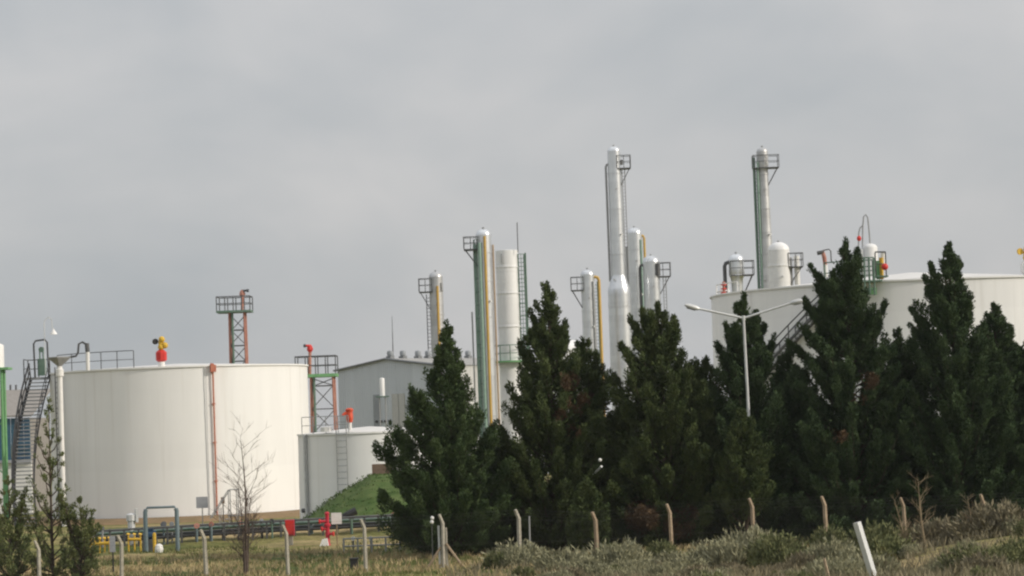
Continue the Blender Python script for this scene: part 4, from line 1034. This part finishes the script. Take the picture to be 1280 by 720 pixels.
conifer('leftmost dense conifer with a narrow spire and a wide skirt near the mound', 558, 402, 130, [(425, 11, 11), (455, 20, 20), (485, 34, 24), (505, 58, 34), (540, 72, 55), (580, 92, 66), (620, 86, 76), (650, 86, 74), (675, 62, 60), (694, 34, 34)], 11, 'leaf_a', 135, 1.0, widen=1.04, leaders=((512, 482), (598, 512)))
conifer('second conifer from the left with a pointed spire and brown patches', 684, 354, 131.5, [(380, 12, 12), (405, 18, 18), (435, 32, 24), (465, 40, 36), (495, 58, 48), (530, 62, 60), (580, 58, 70), (630, 56, 68), (675, 48, 52), (695, 30, 32)], 12, 'leaf_b', 120, 1.05, leaders=((662, 388), (648, 425), (706, 402)), dead=((712, 478, 13), (722, 505, 15), (716, 540, 9), (700, 520, 8)))
conifer('lower rounded conifer squeezed right of the second pointed one', 727, 422, 133.5, [(440, 16, 16), (470, 28, 28), (520, 44, 44), (580, 54, 54), (650, 52, 52), (692, 30, 30)], 13, 'leaf_b', 95, 1.0, leaders=((745, 440),), dead=((735, 500, 9),))
conifer('twin topped broad conifer right of the tallest column', 822, 379, 131, [(392, 16, 14), (415, 34, 24), (445, 50, 34), (480, 60, 44), (530, 66, 56), (590, 74, 66), (640, 72, 66), (670, 62, 56), (692, 34, 34)], 14, 'leaf_b', 130, 1.1, leaders=((786, 394), (803, 386), (852, 436), (842, 396), (775, 430)), dead=((800, 645, 22), (845, 655, 20), (860, 640, 10)))
conifer('small conifer between the twin topped tree and the street lamp', 884, 447, 132.5, [(465, 12, 12), (500, 26, 24), (550, 42, 42), (620, 52, 52), (670, 44, 44), (690, 28, 28)], 15, 'leaf_b', 85, 1.0, leaders=((866, 462), (872, 452)))
conifer('slender conifer directly behind the street lamp', 930, 366, 131.5, [(385, 12, 12), (410, 24, 22), (440, 32, 34), (480, 42, 48), (530, 52, 60), (600, 60, 62), (650, 56, 58), (688, 32, 32)], 16, 'leaf_c', 115, 1.05, leaders=((906, 402), (956, 404), (895, 428), (970, 418)))
conifer('low dark conifer filling the gap right of the street lamp', 984, 436, 133.5, [(455, 14, 14), (490, 28, 26), (540, 44, 42), (600, 54, 54), (660, 48, 48), (688, 30, 30)], 17, 'leaf_c', 120, 1.0)
conifer('tallest conifer with a forked ragged crown before the right tank', 1057, 299, 131, [(320, 13, 13), (345, 22, 22), (370, 30, 30), (400, 42, 34), (440, 54, 46), (490, 66, 60), (550, 80, 76), (610, 86, 80), (655, 74, 72), (686, 40, 40)], 18, 'leaf_c', 150, 1.2, leaders=((1014, 332), (1005, 375), (1020, 352), (1108, 379), (1072, 312), (998, 405), (984, 425), (1100, 400)), dead=((1078, 478, 12), (1068, 500, 10), (1040, 545, 9)))
conifer('bushy conifer between the two tallest spires at the right', 1124, 412, 133.5, [(432, 14, 14), (455, 24, 24), (500, 36, 36), (560, 54, 54), (620, 60, 60), (665, 50, 50), (686, 30, 30)], 19, 'leaf_c', 130, 1.0)
conifer('second tallest conifer with a sharp spire at the right', 1187, 303, 130.5, [(325, 12, 12), (350, 24, 18), (380, 38, 24), (415, 46, 36), (450, 54, 46), (500, 58, 56), (560, 70, 66), (620, 74, 70), (660, 60, 60), (682, 36, 36)], 20, 'leaf_c', 140, 1.15, leaders=((1164, 328), (1157, 345), (1138, 385), (1213, 366), (1138, 405)))
conifer('lower conifer near the right picture edge', 1242, 379, 132, [(400, 15, 15), (430, 28, 28), (470, 40, 40), (530, 54, 54), (600, 60, 60), (660, 50, 50), (680, 34, 34)], 21, 'leaf_c', 150, 1.0, leaders=((1266, 408), (1228, 405)))
conifer('conifer cut by the right picture edge', 1292, 408, 133, [(440, 22, 22), (480, 36, 36), (540, 50, 50), (620, 56, 56), (676, 36, 36)], 22, 'leaf_c', 120, 0.9)
conifer('low bushy conifer between the first two spires', 628, 545, 135, [(575, 24, 24), (620, 40, 40), (665, 40, 40), (692, 26, 26)], 23, 'leaf_a', 80, 1.0)
conifer('shorter plumed conifer covering the middle of the street lamp pole', 926, 512, 128, [(530, 14, 16), (560, 30, 30), (600, 40, 34), (640, 30, 10), (670, 20, 4)], 24, 'leaf_b', 70, 1.0, widen=1.0, base_t=.3, trunk_r=.1)
conifer('low green conifer under the short bent lamp', 733, 598, 127.6, [(615, 14, 14), (640, 28, 28), (675, 30, 30), (695, 20, 20)], 25, 'leaf_b', 50, 1.0, widen=1.0, trunk_r=.1)
# young loose conifers at the left edge
YG = 'young loose conifers at the left'
conifer('thin airy young conifer with a bare upper stem at the left', 61, 497, 121, [(520, 8, 7), (560, 20, 17), (600, 34, 24), (650, 46, 40), (690, 50, 46), (715, 34, 34)], 31, 'leaf_young', 42, 0.5, widen=1.0, sub=.44, fill=.75, name='young_conifer', spray=0.15, group=YG, trunk_r=0.08, plume=.75, core=False)
conifer('bushy young conifer leaning out beside the left tank foot', 98, 622, 120.5, [(632, 12, 12), (655, 24, 24), (690, 40, 26), (714, 34, 22)], 32, 'leaf_young', 30, .7, widen=1.0, sub=.44, fill=.75, name='young_conifer', spray=0.15, group=YG, trunk_r=0.07, leaders=((116, 640), (74, 612)), plume=.95, core=False)
conifer('young conifer cut by the left picture edge', 10, 596, 120.8, [(612, 12, 12), (650, 30, 28), (690, 44, 44), (716, 36, 36)], 33, 'leaf_young', 36, .7, widen=1.0, sub=.44, fill=.75, name='young_conifer', spray=0.15, group=YG, trunk_r=0.08, leaders=((33, 610),), plume=.9, core=False)

# bare trees
def bare_tree(label, base, H, seed, m, spread=.5, depth=4, r0_=0.09, stems=3, name='bare_tree', lean=0.0):
    rg = random.Random(seed)
    T = thing(name, base, label, 'tree' if name == 'bare_tree' else 'shrub')
    trunk = MB(); br = MB()
    def grow(p, d, ln, r_, dep, mb):
        pts = [p]; q = p.copy(); dd = d.copy()
        for k in range(3):
            dd = (dd + Vector((rg.gauss(0, .10), rg.gauss(0, .10), rg.gauss(.05, .06)))).normalized(); q = q + dd * (ln / 3); pts.append(q.copy())
        mb.tube(pts, [r_, r_ * .85, r_ * .7, r_ * .5], 5, caps=False)
        if dep <= 0: return
        for k in range(rg.choice((2, 3, 3))):
            f_ = rg.uniform(.35, 1.0); i_ = min(2, int(f_ * 3)); pp = pts[i_].lerp(pts[i_ + 1], f_ * 3 - i_)
            a_ = rg.uniform(0, 6.28); nd = (dd + Vector((math.cos(a_) * spread * 1.5, math.sin(a_) * spread * 1.2, rg.uniform(-.1, .35)))).normalized()
            grow(pp, nd, ln * rg.uniform(.5, .78), max(.006, r_ * .55), dep - 1, br)
    for s_ in range(stems):
        d = Vector((rg.uniform(-.32, .32) + lean, rg.uniform(-.2, .2), 1)).normalized() if s_ else Vector((lean, 0, 1)).normalized()
        p = Vector(base) + Vector((rg.uniform(-.08, .08), rg.uniform(-.08, .08), -.05)); hh = H * (1 if s_ == 0 else rg.uniform(.4, .7))
        q = p
        n_ = 5; dd = d.copy()
        for k in range(n_):
            nq = q + dd * (hh / n_)
            ra_ = r0_ * (1 - .85 * k / n_) * (1 if s_ == 0 else .6); rb_ = r0_ * (1 - .85 * (k + 1) / n_) * (1 if s_ == 0 else .6)
            trunk.tube([q, nq], [ra_, rb_], 6, caps=False)
            if k > 0:
                for j in range(4):
                    a_ = rg.uniform(0, 6.28); nd = (Vector((math.cos(a_), math.sin(a_) * .8, rg.uniform(.5, 1.1)))).normalized()
                    grow(q.lerp(nq, rg.random()), nd, hh * rg.uniform(.14, .27) * (1.2 - .6 * k / n_), max(.009, ra_ * .34), depth - 2, br)
            q = nq; dd = (dd + Vector((rg.gauss(0, .05), rg.gauss(0, .05), .03))).normalized()
    trunk.build('trunk', m, T); br.build('branches', m, T)
b_ = gpt(308, 118.8)
bare_tree('leafless grey tree standing at the fence before the left tank', b_, at(303, 548, 118.8).z - b_.z, 5, 'bare_bark', .5, 4, .075, 5)
b_ = gpt(1136, 108); bare_tree('dry forked shrub with bare tan branches before the right conifers', b_, 2.3, 8, 'dry_bark', .55, 3, .05, 3, 'dry_shrub', -.2)
b_ = gpt(1158, 106); bare_tree('dry bare shrub rising highest from the right scrub', b_, 3.0, 9, 'dry_bark', .45, 3, .05, 2, 'dry_shrub', -.15)
b_ = gpt(1215, 104); bare_tree('dry bare twiggy shrub near the right picture edge', b_, 1.9, 10, 'dry_bark', .6, 3, .04, 4, 'dry_shrub', 0)

# ------------------------------------------------------------------ scrub
def shrub_mesh(seed, r_, h_, n_, m, ln0=.26):
    rg = np.random.default_rng(seed)
    az = rg.uniform(0, 2 * np.pi, n_); u = rg.uniform(0, 1, n_); el = np.arcsin(u ** .8)
    lump = 1 + .22 * np.sin(az * 3 + seed) + .15 * np.sin(az * 7 + el * 5 + seed * 2)
    f_ = rg.uniform(.45, 1, n_) ** .5 * lump
    out = np.stack([np.cos(az) * np.cos(el), np.sin(az) * np.cos(el), np.sin(el)], 1)
    pos = out * np.array([r_, r_, h_]) * f_[:, None]
    dv = unit(out * .8 + np.array([0, 0, .9]) + rg.normal(0, .5, (n_, 3))); wv = unit(np.cross(dv, out + rg.normal(0, .4, (n_, 3))))
    V_, Q = blades(pos, dv, wv, ln0 * rg.uniform(.5, 1.4, n_), .035 + .05 * rg.uniform(0, 1, n_))
    o = raw_mesh('shrub', V_, Q, m); me = o.data; bpy.data.objects.remove(o); return me
kinds = []
for k, (m_, r_, h_) in enumerate((('scrub', .9, .75), ('scrub_green', .95, .95), ('scrub_dry', .85, .65), ('scrub', 1.1, .9), ('scrub_green', .8, .7), ('scrub_dry', 1.0, .8))):
    kinds.append(shrub_mesh(50 + k, r_, h_, 2600, m_, .2))
rg = random.Random(77)
named = [(905, 112, 0, 1.25, 'pale grey green bushy shrub below the street lamp'), (972, 108, 1, 1.35, 'rounded dark green shrub right of the lamp foot'), (1042, 104, 3, 1.0, 'grey green shrub left of the leaning post'),
         (1105, 101, 4, 1.3, 'green shrub right of the leaning post'), (1250, 104, 5, 1.5, 'tall dry shrub at the right picture edge'), (1180, 108, 2, 1.3, 'dry straw coloured shrub below the tallest bare twigs'),
         (645, 116, 0, .9, 'small grey shrub at the foot of the second conifer'), (765, 119, 1, .8, 'low green shrub at the foot of the twin topped conifer')]
def put(me, p, s_, label, group):
    o = bpy.data.objects.new('shrub', me); COL.objects.link(o); o.location = p; o.scale = (s_ * rg.uniform(.9, 1.15), s_ * rg.uniform(.9, 1.15), s_ * rg.uniform(.85, 1.15)); o.rotation_euler = (0, 0, rg.uniform(0, 6.28))
    tag(o, label, 'shrub', group)
for px, D, k, s_, lab in named: put(kinds[k], gpt(px, D) + Vector((0, 0, -.05)), s_, lab, 'scrub before the conifers')
for i in range(30):                 # rounded pale bushes along the fence line
    f_ = (i + rg.random()) / 30; px = 600 + 690 * f_; D = rg.uniform(107, 119.5)
    k = rg.choice((0, 3, 0, 3, 1, 4)); s_ = rg.uniform(.5, 1.35)
    put(kinds[k], gpt(px, D) + Vector((0, 0, -.05)), s_, ('rounded pale grey green bush in the belt before the fence', 'rounded leafy green bush in the belt before the fence')[k in (1, 4)], ('pale bushes before the fence', 'green bushes before the fence')[k in (1, 4)])
for i in range(105):
    f_ = rg.random() ** .75; px = 600 + 700 * f_
    D = rg.uniform(97 if px < 820 else 66, 117 if px > 700 else 113)
    if 1012 < px < 1125 and D < 76: continue
    k = rg.choice((0, 0, 1, 2, 2, 3, 3, 4, 5)) if px > 980 else rg.choice((0, 0, 3, 4, 2))
    s_ = rg.uniform(.5, .95) * (.7 + .4 * f_)
    put(kinds[k], gpt(px, D) + Vector((0, 0, -.05)), s_, ('low grey green scrub bush on the foreground bank', 'low leafy green scrub bush on the foreground bank', 'low straw coloured scrub bush on the foreground bank')[(0, 1, 2, 0, 1, 2)[k]], ('grey green scrub', 'leafy green scrub', 'straw coloured scrub')[(0, 1, 2, 0, 1, 2)[k]])

# grasses
def tufts(name, label, n_, D0, D1, px0, px1, hmin, hmax, m, seed, keep=None, nb=4):
    rg_ = np.random.default_rng(seed)
    D = np.sqrt(rg_.uniform(D0 ** 2, D1 ** 2, n_)); px = rg_.uniform(px0, px1, n_)
    x_ = (px - 640) / F_PX * D + D * 0.0019 * 0
    x_ = np.array([gnd(a_, d_).x for a_, d_ in zip(px, D)])
    pt = np.sin(x_ * .55 + 1.7 * np.sin(D * .21)) + np.sin(D * .47 + x_ * .2)
    k_ = rg_.uniform(-1.6, 1.6, n_) < (pt if keep is None else keep * pt + .5)
    x_, D = x_[k_], D[k_]; n_ = len(x_)
    P = np.stack([x_, D, hz(x_, D) - .02], 1)
    P = np.repeat(P, nb, 0) + np.concatenate([rg_.normal(0, .09, (n_ * nb, 2)), np.zeros((n_ * nb, 1))], 1)
    dv = unit(np.stack([rg_.normal(0, .35, n_ * nb), rg_.normal(0, .35, n_ * nb), np.ones(n_ * nb)], 1)); wv = unit(np.cross(dv, rg_.normal(0, 1, (n_ * nb, 3))))
    V_, Q = blades(P, dv, wv, rg_.uniform(hmin, hmax, n_ * nb), rg_.uniform(.03, .06, n_ * nb))
    o = raw_mesh(name, V_, Q, m); tag(o, label, 'grass', kind='stuff')
tufts('green_grass', 'short green grass around the fence', 12000, 104, 150, -60, 1330, .10, .26, 'grass', 3)
tufts('dry_grass', 'dry tan grass along the fence and bank', 9000, 104, 140, -60, 1330, .18, .42, 'grass_dry', 4, -1)
tufts('bank_grass', 'straw coloured grass between the foreground scrub', 6000, 62, 117, 560, 1330, .2, .6, 'scrub_dry', 5, .4)

rgm = np.random.default_rng(9); kk = rgm.integers(0, len(MV), 4500); kk = kk[MV[kk, 2] > .15]
P = np.repeat(MV[kk], 3, 0) + np.concatenate([rgm.normal(0, .2, (len(kk) * 3, 2)), np.full((len(kk) * 3, 1), -.03)], 1)
dv = unit(np.stack([rgm.normal(0, .5, len(P)), rgm.normal(0, .5, len(P)), np.ones(len(P))], 1)); wv = unit(np.cross(dv, rgm.normal(0, 1, (len(P), 3))))
V_, Q = blades(P, dv, wv, rgm.uniform(.07, .2, len(P)), rgm.uniform(.05, .10, len(P)))
tag(raw_mesh('mound_turf', V_, Q, 'mound_grass'), 'rough green turf on the mound', 'grass', kind='stuff')

# ------------------------------------------------------------------ air
hm = bpy.data.materials.new('haze'); hm.use_nodes = True; t = hm.node_tree; t.nodes.clear()
pv = t.nodes.new('ShaderNodeVolumePrincipled'); pv.inputs['Color'].default_value = (0.93, 0.95, 0.98, 1); pv.inputs['Density'].default_value = 0.00009; pv.inputs['Anisotropy'].default_value = 0.2
om = t.nodes.new('ShaderNodeOutputMaterial'); t.links.new(pv.outputs[0], om.inputs['Volume'])
M['haze'] = hm
o = MB().box((0, 3320, 22), (8600, 7600, 46)).build('haze', 'haze'); o['kind'] = 'stuff'
